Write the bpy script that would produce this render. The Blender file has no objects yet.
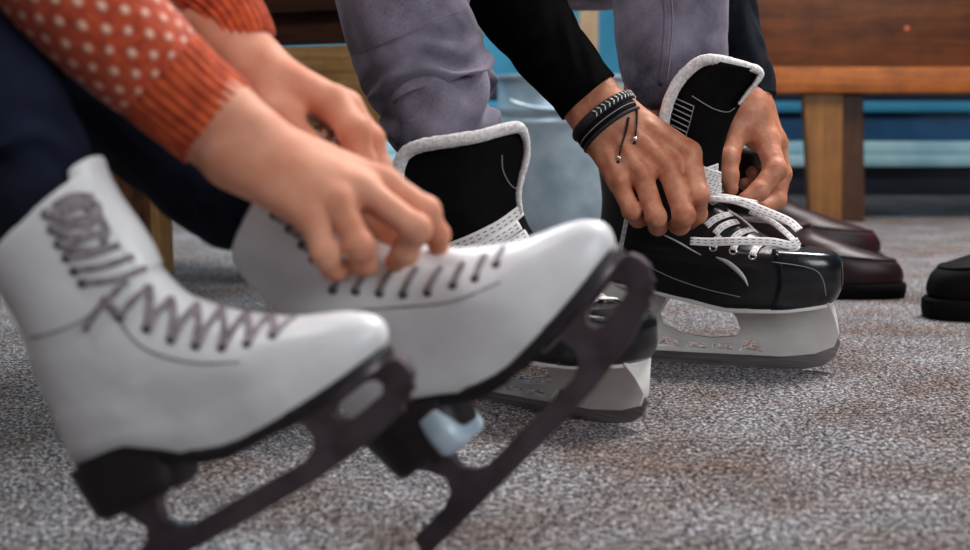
import bpy, bmesh, math, random
import numpy as np
from mathutils import Vector, Matrix, noise
from mathutils.bvhtree import BVHTree
from mathutils.geometry import tessellate_polygon

random.seed(7)
PI = math.pi
SC = bpy.context.scene
COL = SC.collection

# ------------------------------------------------------------------ camera
FPX, CX, CY = 1350.0, 485.0, 275.0
CAMH, PITCH = 0.30, math.radians(6.885)
CAM = Vector((0, 0, CAMH))
FWD = Vector((0, math.cos(PITCH), -math.sin(PITCH)))
UPV = Vector((0, math.sin(PITCH), math.cos(PITCH)))


def ray(px, py):
    return FWD + Vector((1, 0, 0)) * ((px - CX) / FPX) + UPV * ((CY - py) / FPX)


def P(px, py, y):
    r = ray(px, py)
    return CAM + r * (y / r.y)


# ------------------------------------------------------------------ materials
def lin(h):
    h = h.lstrip('#')
    o = []
    for i in (0, 2, 4):
        c = int(h[i:i + 2], 16) / 255.0
        o.append(c / 12.92 if c <= 0.04045 else ((c + 0.055) / 1.055) ** 2.4)
    return (o[0], o[1], o[2], 1.0)


def new_mat(name):
    m = bpy.data.materials.new(name)
    m.use_nodes = True
    nt = m.node_tree
    b = nt.nodes['Principled BSDF']
    return m, nt, b


def N(nt, t, **kw):
    n = nt.nodes.new(t)
    for k, v in kw.items():
        if k in n.inputs:
            n.inputs[k].default_value = v
        else:
            setattr(n, k, v)
    return n


def pm(name, c1, c2=None, scale=30.0, detail=4.0, rough=0.5, bump=0.0, bscale=200.0, metal=0.0,
       coat=0.0, sss=0.0, sheen=0.0, stretch=(1, 1, 1), lo=0.35, hi=0.65, spec=None, bdist=0.001):
    m, nt, b = new_mat(name)
    tc = N(nt, 'ShaderNodeTexCoord')
    mp = N(nt, 'ShaderNodeMapping')
    mp.inputs['Scale'].default_value = stretch
    nt.links.new(tc.outputs['Object'], mp.inputs['Vector'])
    if c2:
        nz = N(nt, 'ShaderNodeTexNoise', Scale=scale, Detail=detail)
        nt.links.new(mp.outputs[0], nz.inputs['Vector'])
        cr = N(nt, 'ShaderNodeValToRGB')
        cr.color_ramp.elements[0].position = lo
        cr.color_ramp.elements[1].position = hi
        cr.color_ramp.elements[0].color = lin(c1)
        cr.color_ramp.elements[1].color = lin(c2)
        nt.links.new(nz.outputs['Fac'], cr.inputs['Fac'])
        nt.links.new(cr.outputs['Color'], b.inputs['Base Color'])
    else:
        b.inputs['Base Color'].default_value = lin(c1)
    b.inputs['Roughness'].default_value = rough
    b.inputs['Metallic'].default_value = metal
    b.inputs['Coat Weight'].default_value = coat
    b.inputs['Coat Roughness'].default_value = 0.15
    if spec is not None:
        b.inputs['Specular IOR Level'].default_value = spec
    if sss:
        b.inputs['Subsurface Weight'].default_value = sss
        b.inputs['Subsurface Radius'].default_value = (0.008, 0.003, 0.0015)
        b.inputs['Subsurface Scale'].default_value = 0.6
    if sheen:
        b.inputs['Sheen Weight'].default_value = sheen
        b.inputs['Sheen Roughness'].default_value = 0.4
    if bump:
        n2 = N(nt, 'ShaderNodeTexNoise', Scale=bscale, Detail=3.0)
        nt.links.new(mp.outputs[0], n2.inputs['Vector'])
        bp = N(nt, 'ShaderNodeBump', Strength=bump, Distance=bdist)
        nt.links.new(n2.outputs['Fac'], bp.inputs['Height'])
        nt.links.new(bp.outputs[0], b.inputs['Normal'])
    return m


def floor_mat():
    m, nt, b = new_mat('flecked_carpet')
    tc = N(nt, 'ShaderNodeTexCoord')
    fine = N(nt, 'ShaderNodeTexNoise', Scale=300.0, Detail=2.5, Roughness=0.75)
    mid = N(nt, 'ShaderNodeTexNoise', Scale=130.0, Detail=2.0, Roughness=0.6)
    big = N(nt, 'ShaderNodeTexNoise', Scale=9.0, Detail=5.0, Roughness=0.6)
    brn = N(nt, 'ShaderNodeTexNoise', Scale=5.0, Detail=6.0, Roughness=0.7)
    for n in (big, fine, mid, brn):
        nt.links.new(tc.outputs['Object'], n.inputs['Vector'])

    def MA(a, k, c):
        n = N(nt, 'ShaderNodeMath', operation='MULTIPLY_ADD')
        nt.links.new(a, n.inputs[0])
        n.inputs[1].default_value = k
        if isinstance(c, (int, float)):
            n.inputs[2].default_value = c
        else:
            nt.links.new(c, n.inputs[2])
        return n.outputs[0]
    v = MA(fine.outputs['Fac'], 1.0, MA(mid.outputs['Fac'], 0.42, MA(big.outputs['Fac'], 0.13, -0.275)))
    cr = N(nt, 'ShaderNodeValToRGB')
    e = cr.color_ramp.elements
    e[0].position, e[0].color = 0.30, lin('#0c0a0c')
    e[1].position, e[1].color = 0.72, lin('#e6e8ea')
    x = e.new(0.44); x.color = lin('#2c282a')
    x = e.new(0.54); x.color = lin('#827d7f')
    nt.links.new(v, cr.inputs['Fac'])
    rb = N(nt, 'ShaderNodeValToRGB')
    rb.color_ramp.elements[0].position, rb.color_ramp.elements[0].color = 0.42, lin('#f4f4f6')
    rb.color_ramp.elements[1].position, rb.color_ramp.elements[1].color = 0.68, lin('#d0b09c')
    nt.links.new(brn.outputs['Fac'], rb.inputs['Fac'])
    mixc = N(nt, 'ShaderNodeMix', data_type='RGBA', blend_type='MULTIPLY')
    mixc.inputs['Factor'].default_value = 1.0
    nt.links.new(cr.outputs['Color'], mixc.inputs[6])
    nt.links.new(rb.outputs['Color'], mixc.inputs[7])
    nt.links.new(mixc.outputs[2], b.inputs['Base Color'])
    b.inputs['Roughness'].default_value = 0.95
    b.inputs['Specular IOR Level'].default_value = 0.15
    bp = N(nt, 'ShaderNodeBump', Strength=0.8, Distance=0.003)
    nt.links.new(v, bp.inputs['Height'])
    nt.links.new(bp.outputs[0], b.inputs['Normal'])
    return m


def wood_mat(name, dark, light, axis='x', rough=0.45, spec=0.3):
    st = {'x': (1.2, 14, 14), 'z': (14, 14, 1.2), 'y': (14, 1.2, 14)}[axis]
    m, nt, b = new_mat(name)
    tc = N(nt, 'ShaderNodeTexCoord')
    mp = N(nt, 'ShaderNodeMapping')
    mp.inputs['Scale'].default_value = st
    nt.links.new(tc.outputs['Object'], mp.inputs['Vector'])
    n1 = N(nt, 'ShaderNodeTexNoise', Scale=3.0, Detail=8.0, Roughness=0.65, Distortion=0.6)
    nt.links.new(mp.outputs[0], n1.inputs['Vector'])
    n2 = N(nt, 'ShaderNodeTexNoise', Scale=9.0, Detail=6.0, Roughness=0.7)
    nt.links.new(tc.outputs['Object'], n2.inputs['Vector'])
    ad = N(nt, 'ShaderNodeMath', operation='MULTIPLY_ADD')
    ad.inputs[1].default_value = 0.45
    nt.links.new(n2.outputs['Fac'], ad.inputs[0])
    s = N(nt, 'ShaderNodeMath', operation='MULTIPLY')
    s.inputs[1].default_value = 0.6
    nt.links.new(n1.outputs['Fac'], s.inputs[0])
    nt.links.new(s.outputs[0], ad.inputs[2])
    cr = N(nt, 'ShaderNodeValToRGB')
    cr.color_ramp.elements[0].position, cr.color_ramp.elements[0].color = 0.36, lin(dark)
    cr.color_ramp.elements[1].position, cr.color_ramp.elements[1].color = 0.68, lin(light)
    nt.links.new(ad.outputs[0], cr.inputs['Fac'])
    nt.links.new(cr.outputs['Color'], b.inputs['Base Color'])
    b.inputs['Roughness'].default_value = rough
    b.inputs['Specular IOR Level'].default_value = spec
    bp = N(nt, 'ShaderNodeBump', Strength=0.4, Distance=0.002)
    nt.links.new(ad.outputs[0], bp.inputs['Height'])
    nt.links.new(bp.outputs[0], b.inputs['Normal'])
    return m


def dotted_knit_mat():
    """orange knit with raised pale dots in staggered rows; UV is in metres"""
    m, nt, b = new_mat('orange_dotted_knit')
    uv = N(nt, 'ShaderNodeUVMap')
    sx = N(nt, 'ShaderNodeSeparateXYZ')
    nt.links.new(uv.outputs[0], sx.inputs[0])

    def M(op, a, bb=None, c=None):
        n = N(nt, 'ShaderNodeMath', operation=op)
        for i, v in enumerate((a, bb, c)):
            if v is None:
                continue
            if isinstance(v, (int, float)):
                n.inputs[i].default_value = v
            else:
                nt.links.new(v, n.inputs[i])
        return n.outputs[0]
    gx = M('DIVIDE', sx.outputs[0], 0.0168)
    gy = M('DIVIDE', sx.outputs[1], 0.0090)
    row = M('FLOOR', gy)
    off = M('MULTIPLY', M('MODULO', row, 2.0), 0.5)
    fx = M('SUBTRACT', M('FRACT', M('ADD', gx, off)), 0.5)
    fy = M('MULTIPLY', M('SUBTRACT', M('FRACT', gy), 0.5), 0.56)
    d = M('SQRT', M('ADD', M('MULTIPLY', fx, fx), M('MULTIPLY', fy, fy)))
    mr = N(nt, 'ShaderNodeMapRange')
    mr.inputs['From Min'].default_value = 0.11
    mr.inputs['From Max'].default_value = 0.21
    mr.inputs['To Min'].default_value = 1.0
    mr.inputs['To Max'].default_value = 0.0
    nt.links.new(d, mr.inputs['Value'])
    tc = N(nt, 'ShaderNodeTexCoord')
    nz = N(nt, 'ShaderNodeTexNoise', Scale=160.0, Detail=3.0)
    nt.links.new(tc.outputs['Object'], nz.inputs['Vector'])
    cr = N(nt, 'ShaderNodeValToRGB')
    cr.color_ramp.elements[0].position, cr.color_ramp.elements[0].color = 0.3, lin('#9a3012')
    cr.color_ramp.elements[1].position, cr.color_ramp.elements[1].color = 0.7, lin('#cc5029')
    nt.links.new(nz.outputs['Fac'], cr.inputs['Fac'])
    mix = N(nt, 'ShaderNodeMix', data_type='RGBA')
    nt.links.new(mr.outputs[0], mix.inputs['Factor'])
    nt.links.new(cr.outputs['Color'], mix.inputs[6])
    mix.inputs[7].default_value = lin('#f0b89e')
    nt.links.new(mix.outputs[2], b.inputs['Base Color'])
    b.inputs['Roughness'].default_value = 0.9
    b.inputs['Sheen Weight'].default_value = 0.2
    bp = N(nt, 'ShaderNodeBump', Strength=0.8, Distance=0.002)
    nt.links.new(mr.outputs[0], bp.inputs['Height'])
    bp2 = N(nt, 'ShaderNodeBump', Strength=0.4, Distance=0.001)
    nt.links.new(nz.outputs['Fac'], bp2.inputs['Height'])
    nt.links.new(bp.outputs[0], bp2.inputs['Normal'])
    nt.links.new(bp2.outputs[0], b.inputs['Normal'])
    return m


def weave_mat(name, c1, c2, size=0.0022, sheen=0.1):
    """denim: fine twill on UV metres with worn patches"""
    m, nt, b = new_mat(name)
    uv = N(nt, 'ShaderNodeUVMap')
    wv = N(nt, 'ShaderNodeTexNoise', Scale=1.6 / size, Detail=2.0, Roughness=0.7)
    nt.links.new(uv.outputs[0], wv.inputs['Vector'])
    tc = N(nt, 'ShaderNodeTexCoord')
    nz = N(nt, 'ShaderNodeTexNoise', Scale=11.0, Detail=5.0, Roughness=0.6)
    nt.links.new(tc.outputs['Object'], nz.inputs['Vector'])
    ad = N(nt, 'ShaderNodeMath', operation='MULTIPLY_ADD')
    ad.inputs[1].default_value = 0.30
    nt.links.new(wv.outputs['Fac'], ad.inputs[0])
    nt.links.new(nz.outputs['Fac'], ad.inputs[2])
    cr = N(nt, 'ShaderNodeValToRGB')
    cr.color_ramp.elements[0].position, cr.color_ramp.elements[0].color = 0.45, lin(c1)
    cr.color_ramp.elements[1].position, cr.color_ramp.elements[1].color = 0.84, lin(c2)
    nt.links.new(ad.outputs[0], cr.inputs['Fac'])
    nt.links.new(cr.outputs['Color'], b.inputs['Base Color'])
    b.inputs['Roughness'].default_value = 0.9
    b.inputs['Specular IOR Level'].default_value = 0.2
    b.inputs['Sheen Weight'].default_value = sheen
    bp = N(nt, 'ShaderNodeBump', Strength=0.5, Distance=0.0008)
    nt.links.new(wv.outputs['Fac'], bp.inputs['Height'])
    nt.links.new(bp.outputs[0], b.inputs['Normal'])
    return m


def dash_lace_mat():
    """white flat lace with small black dashes along its middle (UV: y along in metres, x around 0..1)"""
    m, nt, b = new_mat('white_lace_black_dashes')
    uv = N(nt, 'ShaderNodeUVMap')
    sx = N(nt, 'ShaderNodeSeparateXYZ')
    nt.links.new(uv.outputs[0], sx.inputs[0])

    def M(op, a, v=None):
        n = N(nt, 'ShaderNodeMath', operation=op)
        nt.links.new(a, n.inputs[0])
        if v is not None:
            if isinstance(v, (int, float)):
                n.inputs[1].default_value = v
            else:
                nt.links.new(v, n.inputs[1])
        return n.outputs[0]
    al = M('LESS_THAN', M('FRACT', M('DIVIDE', sx.outputs[1], 0.0075)), 0.5)
    w = N(nt, 'ShaderNodeMath', operation='PINGPONG')
    nt.links.new(sx.outputs[0], w.inputs[0])
    w.inputs[1].default_value = 0.25
    ac = M('LESS_THAN', M('ABSOLUTE', M('SUBTRACT', w.outputs[0], 0.215)), 0.008)
    f = M('MULTIPLY', al, ac)
    mix = N(nt, 'ShaderNodeMix', data_type='RGBA')
    nt.links.new(f, mix.inputs['Factor'])
    mix.inputs[6].default_value = lin('#e4dedd')
    mix.inputs[7].default_value = lin('#1a1719')
    nt.links.new(mix.outputs[2], b.inputs['Base Color'])
    b.inputs['Roughness'].default_value = 0.85
    nz = N(nt, 'ShaderNodeTexNoise', Scale=900.0, Detail=2.0)
    bp = N(nt, 'ShaderNodeBump', Strength=0.3, Distance=0.0006)
    nt.links.new(nz.outputs['Fac'], bp.inputs['Height'])
    nt.links.new(bp.outputs[0], b.inputs['Normal'])
    return m


MT = {}
MT['floor'] = floor_mat()
MT['skin_m'] = pm('skin_tan', '#ab6247', '#cf9070', scale=60, detail=6, rough=0.50, bump=0.5, bscale=260, sss=0.05, lo=0.3, hi=0.7, spec=0.35)
MT['skin_w'] = pm('skin_fair', '#c07a5e', '#d89a7e', scale=35, detail=5, rough=0.60, bump=0.2, bscale=300, sss=0.06, lo=0.3, hi=0.7, spec=0.25)
MT['knit_dots'] = dotted_knit_mat()
MT['knit'] = pm('orange_knit', '#9c3311', '#cb5426', scale=120, rough=0.9, bump=0.4, bscale=400, sheen=0.2)
MT['jeans_navy'] = weave_mat('navy_denim', '#06070f', '#141a30', sheen=0.0)
MT['jeans_grey'] = weave_mat('grey_denim', '#332d3a', '#8d8595')
MT['black_knit'] = pm('black_cotton', '#040304', '#080608', scale=60, rough=0.95, bump=0.4, bscale=500, spec=0.06)
MT['navy_knit'] = pm('dark_navy_cotton', '#0a0b12', '#151823', scale=60, rough=0.9, bump=0.5, bscale=500, spec=0.15)
MT['white_leather'] = pm('white_leather', '#d3d0d2', '#eae8e8', scale=14, detail=6, rough=0.40, bump=0.3, bscale=28, bdist=0.004, coat=0.1, lo=0.3, hi=0.6)
MT['white_lining'] = pm('white_lining', '#c9c6c8', '#dedcdd', scale=60, rough=0.9, bump=0.4, bscale=400)
MT['grey_lace'] = pm('greyed_lace', '#75686d', '#9b9095', scale=200, rough=0.9, bump=0.5, bscale=900)
MT['dark_eyelet'] = pm('dark_eyelet', '#1f1a20', rough=0.35, metal=0.5)
MT['sole_dark'] = pm('dark_sole', '#120c10', '#20171b', scale=40, rough=0.5, bump=0.1, bscale=90)
MT['blade_dark'] = pm('dark_blade_steel', '#43383e', '#63575d', scale=30, rough=0.34, metal=0.5)
MT['steel'] = pm('bare_steel', '#8e878a', '#b7b0b2', scale=60, rough=0.28, metal=0.9, stretch=(0.3, 1, 6))
MT['heel_glint'] = pm('pale_blue_gloss', '#a9bccb', '#c3d2dc', scale=40, rough=0.2, coat=0.4)  # pale tone puts the reflection on the dark heel into the colour
MT['hockey_black'] = pm('black_boot_leather', '#08080b', '#111116', scale=50, rough=0.33, bump=0.25, bscale=260, coat=0.12)
MT['toe_black'] = pm('black_glossy_toe', '#0b0c10', '#15171d', scale=40, rough=0.22, bump=0.12, bscale=220, coat=0.3)
MT['black_fabric'] = pm('black_fabric', '#040304', '#0a080a', scale=60, rough=0.8, bump=0.5, bscale=500, spec=0.12)
MT['felt'] = pm('white_felt', '#cbc3c2', '#f2edeb', scale=260, rough=1.0, bump=0.9, bscale=700, sheen=0.3)
MT['holder'] = pm('white_plastic_holder', '#d6d0cb', '#e6e1dc', scale=25, rough=0.35, bump=0.05, bscale=80, coat=0.1)
MT['dash_lace'] = dash_lace_mat()
MT['white_line'] = pm('white_print', '#d9d4d4', rough=0.5)
MT['grey_line'] = pm('grey_print', '#8d878c', rough=0.6)
MT['burgundy'] = pm('burgundy_leather', '#1c070c', '#300e14', scale=25, rough=0.42, bump=0.2, bscale=180, spec=0.35)
MT['black_sole'] = pm('black_rubber', '#070506', '#0d0a0b', scale=40, rough=0.8, spec=0.1)
MT['black_shoe'] = pm('black_shoe_leather', '#060405', '#0d090b', scale=25, rough=0.7, bump=0.2, bscale=160, spec=0.1)
MT['wood_bench'] = wood_mat('stained_brown_wood', '#5a2a10', '#b4662c', 'x')
MT['wood_back'] = wood_mat('dark_brown_wood', '#351a0c', '#6d3e1e', 'x')
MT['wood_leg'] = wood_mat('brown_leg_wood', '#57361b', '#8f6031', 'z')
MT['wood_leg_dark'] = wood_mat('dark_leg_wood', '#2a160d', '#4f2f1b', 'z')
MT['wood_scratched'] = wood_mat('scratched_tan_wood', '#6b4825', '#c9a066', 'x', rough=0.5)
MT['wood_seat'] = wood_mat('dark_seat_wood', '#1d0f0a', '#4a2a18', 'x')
MT['wood_rough'] = wood_mat('rough_dark_wood', '#26130a', '#8b5730', 'z')
MT['wood_tan'] = wood_mat('tan_end_wood', '#96703f', '#c79f67', 'z')
MT['wood_post'] = wood_mat('pale_post_wood', '#a98a66', '#cdb596', 'z')
MT['blue_wall'] = pm('teal_blue_paint', '#2b7fa2', '#3b95b6', scale=5, rough=0.6, lo=0.3, hi=0.7)
MT['blue_mid'] = pm('mid_blue_paint', '#123a5c', '#1c5078', scale=6, rough=0.5)
MT['blue_pale'] = pm('pale_blue_paint', '#8fbccb', '#acd0d9', scale=8, rough=0.45)
MT['navy_base'] = pm('navy_paint', '#0c1120', '#151c2f', scale=8, rough=0.6)
MT['zinc'] = pm('galvanised_zinc', '#93aab9', '#b4c6d0', scale=18, detail=6, rough=0.38, metal=0.35)
MT['bead'] = pm('silver_bead', '#d8d2cc', rough=0.2, metal=0.8)
MT['cord'] = pm('black_cord', '#060506', '#100e10', scale=300, rough=0.7, bump=0.4, bscale=900)
MT['bracelet_leather'] = pm('black_bracelet_leather', '#080506', '#110c0d', scale=200, spec=0.1, rough=0.8, bump=0.3, bscale=600)
MT['silver_thread'] = pm('silver_thread', '#c9c5c4', rough=0.4, metal=0.3)
MT['silver'] = pm('silver_ring', '#e6e0d8', rough=0.15, metal=1.0)
MT['hair'] = pm('dark_hair', '#1a100b', '#2d1c12', scale=80, rough=0.5)
MT['plug'] = pm('orange_wood_plug', '#b4602c', rough=0.5)


# ------------------------------------------------------------------ object helpers
XF = {}


def thing(name, label, cat, M=None, group=None):
    o = bpy.data.objects.new(name, None)
    COL.objects.link(o)
    o.empty_display_size = 0.05
    M = M or Matrix.Identity(4)
    o.matrix_world = M
    XF[o.name] = M.copy()
    o['label'] = label
    o['category'] = cat
    if group:
        o['group'] = group
    return o


def tag(o, label, cat, group=None):
    o['label'] = label
    o['category'] = cat
    if group:
        o['group'] = group
    return o


def mesh_obj(name, verts, faces, mat, parent=None, world=False, smooth=True, uv=None, label=None, recalc=True):
    """verts are local to the parent unless world=True"""
    if world and parent is not None:
        inv = XF[parent.name].inverted()
        verts = [inv @ Vector(v) for v in verts]
    me = bpy.data.meshes.new(name)
    me.from_pydata([tuple(v) for v in verts], [], [tuple(f) for f in faces])
    if uv is not None:
        ul = me.uv_layers.new(name='UVMap')
        vi = np.empty(len(me.loops), dtype=np.int32)
        me.loops.foreach_get('vertex_index', vi)
        ul.data.foreach_set('uv', np.asarray(uv, dtype=np.float32)[vi].ravel())
    if recalc:
        bm = bmesh.new()
        bm.from_mesh(me)
        bmesh.ops.recalc_face_normals(bm, faces=bm.faces)
        bm.to_mesh(me)
        bm.free()
    if smooth:
        me.polygons.foreach_set('use_smooth', [True] * len(me.polygons))
    me.materials.append(mat)
    o = bpy.data.objects.new(name, me)
    COL.objects.link(o)
    if parent is not None:
        o.parent = parent
        XF[o.name] = XF[parent.name]
    else:
        XF[o.name] = Matrix.Identity(4)
    if label:
        o['label'] = label
    return o


def smooth_by_angle(o, deg=40):
    me = o.data
    bm = bmesh.new()
    bm.from_mesh(me)
    for f in bm.faces:
        f.smooth = True
    for e in bm.edges:
        if len(e.link_faces) == 2 and e.calc_face_angle(0) > math.radians(deg):
            e.smooth = False
    bm.to_mesh(me)
    bm.free()


def box(name, lo, hi, mat, parent=None, bevel=0.004, M=None, world=False):
    bm = bmesh.new()
    bmesh.ops.create_cube(bm, size=1)
    lo, hi = Vector(lo), Vector(hi)
    for v in bm.verts:
        v.co = Vector([(lo[i] + hi[i]) / 2 + v.co[i] * (hi[i] - lo[i]) for i in range(3)])
    if bevel:
        bmesh.ops.bevel(bm, geom=bm.edges[:], offset=bevel, segments=2, affect='EDGES', profile=0.6)
    if M is not None:
        bm.transform(M)
    vs = [v.co.copy() for v in bm.verts]
    bm.verts.index_update()
    fs = [[v.index for v in f.verts] for f in bm.faces]
    bm.free()
    o = mesh_obj(name, vs, fs, mat, parent, world=world)
    smooth_by_angle(o, 50)
    return o


def prism(name, outline, holes, hw, mat, parent, M=None, bev=0.0):
    """outline/holes in (u,w); hw is a half thickness or a function of (u,w)"""
    polys = [outline] + list(holes)
    flat = [p for q in polys for p in q]
    tris = tessellate_polygon([[Vector((p[0], p[1], 0)) for p in q] for q in polys])
    f = hw if callable(hw) else (lambda u, w: hw)
    n = len(flat)
    vs = [Vector((p[0], -f(*p), p[1])) for p in flat] + [Vector((p[0], f(*p), p[1])) for p in flat]
    fs = [t for t in tris] + [tuple(i + n for i in reversed(t)) for t in tris]
    base = 0
    for q in polys:
        k = len(q)
        for i in range(k):
            a, b = base + i, base + (i + 1) % k
            fs.append((a, b, b + n, a + n))
        base += k
    if M is not None:
        vs = [M @ v for v in vs]
    o = mesh_obj(name, vs, fs, mat, parent)
    smooth_by_angle(o, 35)
    if bev:
        md = o.modifiers.new('Bevel', 'BEVEL')
        md.width = bev
        md.segments = 2
        md.limit_method = 'ANGLE'
        md.angle_limit = math.radians(50)
    return o


def interp(x, xs, ys):
    return float(np.interp(x, xs, ys))


def catmull(pts, n):
    """pts: list of tuples (any dim) -> n samples, roughly uniform"""
    A = np.array(pts, dtype=float)
    if len(A) == 2:
        t = np.linspace(0, 1, n)[:, None]
        return A[0] * (1 - t) + A[1] * t
    E = np.vstack([2 * A[0] - A[1], A, 2 * A[-1] - A[-2]])
    out = []
    m = len(A) - 1
    for q in np.linspace(0, m, n):
        i = min(int(q), m - 1)
        t = q - i
        p0, p1, p2, p3 = E[i], E[i + 1], E[i + 2], E[i + 3]
        out.append(0.5 * (2 * p1 + (p2 - p0) * t + (2 * p0 - 5 * p1 + 4 * p2 - p3) * t * t + (3 * p1 - p0 - 3 * p2 + p3) * t ** 3))
    return np.array(out)


def loft_data(pts, radii, rings=40, segs=32, ref=(0, 0, 1), disp=None, cap=True, fl=None):
    """pts: world points; radii: per point r or (ra, rb); returns verts, faces, uv (metres)"""
    R = [(r, r) if not isinstance(r, (tuple, list)) else tuple(r) for r in radii]
    S = catmull([tuple(p) + r for p, r in zip(pts, R)], rings)
    C = [Vector(s[:3]) for s in S]
    T = []
    for i in range(rings):
        a, b = C[max(i - 1, 0)], C[min(i + 1, rings - 1)]
        T.append((b - a).normalized())
    nrm = Vector(ref)
    nrm = (nrm - T[0] * nrm.dot(T[0])).normalized()
    vs, uv = [], []
    L = 0.0
    tot = sum((C[i + 1] - C[i]).length for i in range(rings - 1))
    circ = 2 * PI * float(np.mean(S[:, 3:]))
    for i in range(rings):
        if i:
            L += (C[i] - C[i - 1]).length
            nrm = (nrm - T[i] * nrm.dot(T[i])).normalized()
        bi = T[i].cross(nrm)
        for j in range(segs + 1):
            th = 2 * PI * j / segs
            d = disp(L, L / tot, th if j < segs else 0.0) if disp else 0.0
            vs.append(C[i] + nrm * (math.cos(th) * (S[i, 3] + d)) + bi * (math.sin(th) * (S[i, 4] + d)))
            uv.append((circ * j / segs, L))
    w = segs + 1
    fs = []
    for i in range(rings - 1):
        for j in range(segs):
            fs.append((i * w + j, i * w + j + 1, (i + 1) * w + j + 1, (i + 1) * w + j))
    if cap:
        for i, rev in ((0, True), (rings - 1, False)):
            vs.append(C[i])
            uv.append((0, 0))
            c = len(vs) - 1
            for j in range(segs):
                t = (i * w + j, i * w + j + 1, c)
                fs.append(t[::-1] if rev else t)
    return vs, fs, uv


def weld(o, dist=1e-6):
    bm = bmesh.new()
    bm.from_mesh(o.data)
    bmesh.ops.remove_doubles(bm, verts=bm.verts, dist=dist)
    bmesh.ops.recalc_face_normals(bm, faces=bm.faces)
    bm.to_mesh(o.data)
    bm.free()


def loft(name, pts, radii, mat, parent, **kw):
    lab = kw.pop('label', None)
    vs, fs, uv = loft_data(pts, radii, **kw)
    o = mesh_obj(name, vs, fs, mat, parent, world=True, uv=uv, label=lab)
    weld(o)
    return o


def ribbon_data(pts, w, t, rings=24, nrm=None, segs=10):
    """a flat lace: elliptical section, the wide axis across the path; nrm: list of surface normals or one vector"""
    S = catmull([tuple(p) for p in pts], rings)
    if nrm is None:
        nrm = (0, -1, 0.25)
    if isinstance(nrm[0], (int, float)):
        NR = np.tile(np.array(nrm, float), (rings, 1))
    else:
        NR = catmull([tuple(n) for n in nrm], rings)
    vs, uv, fs = [], [], []
    L = 0
    for i in range(rings):
        c = Vector(S[i])
        tg = (Vector(S[min(i + 1, rings - 1)]) - Vector(S[max(i - 1, 0)])).normalized()
        n = Vector(NR[i])
        n = (n - tg * n.dot(tg)).normalized()
        s = tg.cross(n)
        if i:
            L += (c - Vector(S[i - 1])).length
        for j in range(segs + 1):
            th = 2 * PI * j / segs
            cs, sn = math.cos(th), math.sin(th)
            vs.append(c + s * (w / 2 * math.copysign(abs(cs) ** 0.6, cs)) + n * (t / 2 * math.copysign(abs(sn) ** 0.8, sn)))
            uv.append((j / segs, L))
    q = segs + 1
    for i in range(rings - 1):
        for j in range(segs):
            fs.append((i * q + j, i * q + j + 1, (i + 1) * q + j + 1, (i + 1) * q + j))
    for i in (0, rings - 1):
        vs.append(Vector(S[i])); uv.append((0, 0)); c = len(vs) - 1
        for j in range(segs):
            fs.append((i * q + j, i * q + j + 1, c))
    return vs, fs, uv


class Acc:
    """collects pieces of ONE part into one mesh"""
    def __init__(s):
        s.v, s.f, s.uv = [], [], []

    def add(s, data):
        v, f = data[0], data[1]
        uv = data[2] if len(data) > 2 else [(0, 0)] * len(v)
        b = len(s.v)
        s.v += list(v)
        s.uv += list(uv)
        s.f += [tuple(i + b for i in q) for q in f]

    def build(s, name, mat, parent=None, world=True, label=None):
        o = mesh_obj(name, s.v, s.f, mat, parent, world=world, uv=s.uv, label=label)
        weld(o)
        return o


def sphere_data(c, r, n=10):
    vs, fs = [], []
    c = Vector(c)
    for i in range(n + 1):
        a = PI * i / n
        for j in range(2 * n):
            b = PI * j / n
            vs.append(c + Vector((math.sin(a) * math.cos(b), math.sin(a) * math.sin(b), math.cos(a))) * r)
    for i in range(n):
        for j in range(2 * n):
            k = (j + 1) % (2 * n)
            fs.append((i * 2 * n + j, (i + 1) * 2 * n + j, (i + 1) * 2 * n + k, i * 2 * n + k))
    return vs, fs


def torus_data(c, ax, R, r, n=24, m=8, a0=0.0, a1=2 * PI, e1=None, ry=None):
    ax = Vector(ax).normalized()
    e1 = Vector(e1) if e1 is not None else ax.orthogonal()
    e1 = (e1 - ax * e1.dot(ax)).normalized()
    e2 = ax.cross(e1)
    c = Vector(c)
    ry = ry or R
    vs, fs = [], []
    for i in range(n):
        a = 2 * PI * i / n
        p = c + e1 * (R * math.cos(a)) + e2 * (ry * math.sin(a))
        o = (e1 * math.cos(a) + e2 * math.sin(a)).normalized()
        for j in range(m):
            b = 2 * PI * j / m
            vs.append(p + o * (r * math.cos(b)) + ax * (r * math.sin(b)))
    for i in range(n):
        for j in range(m):
            fs.append((i * m + j, ((i + 1) % n) * m + j, ((i + 1) % n) * m + (j + 1) % m, i * m + (j + 1) % m))
    return vs, fs


# ------------------------------------------------------------------ signed-distance figures
def axis(lo, hi, step, zones, fine):
    """grid coordinates: coarse step, fine inside the zones"""
    out = [lo]
    while out[-1] < hi:
        x = out[-1]
        h = step
        for a, b in zones:
            if a <= x < b:
                h = fine
            elif x < a:
                h = min(h, max(fine, (a - x) * 0.5))
            else:
                h = min(h, max(fine, (x - b) * 0.5 + fine))
        out.append(x + h)
    return np.array(out, dtype=np.float32)


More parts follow.
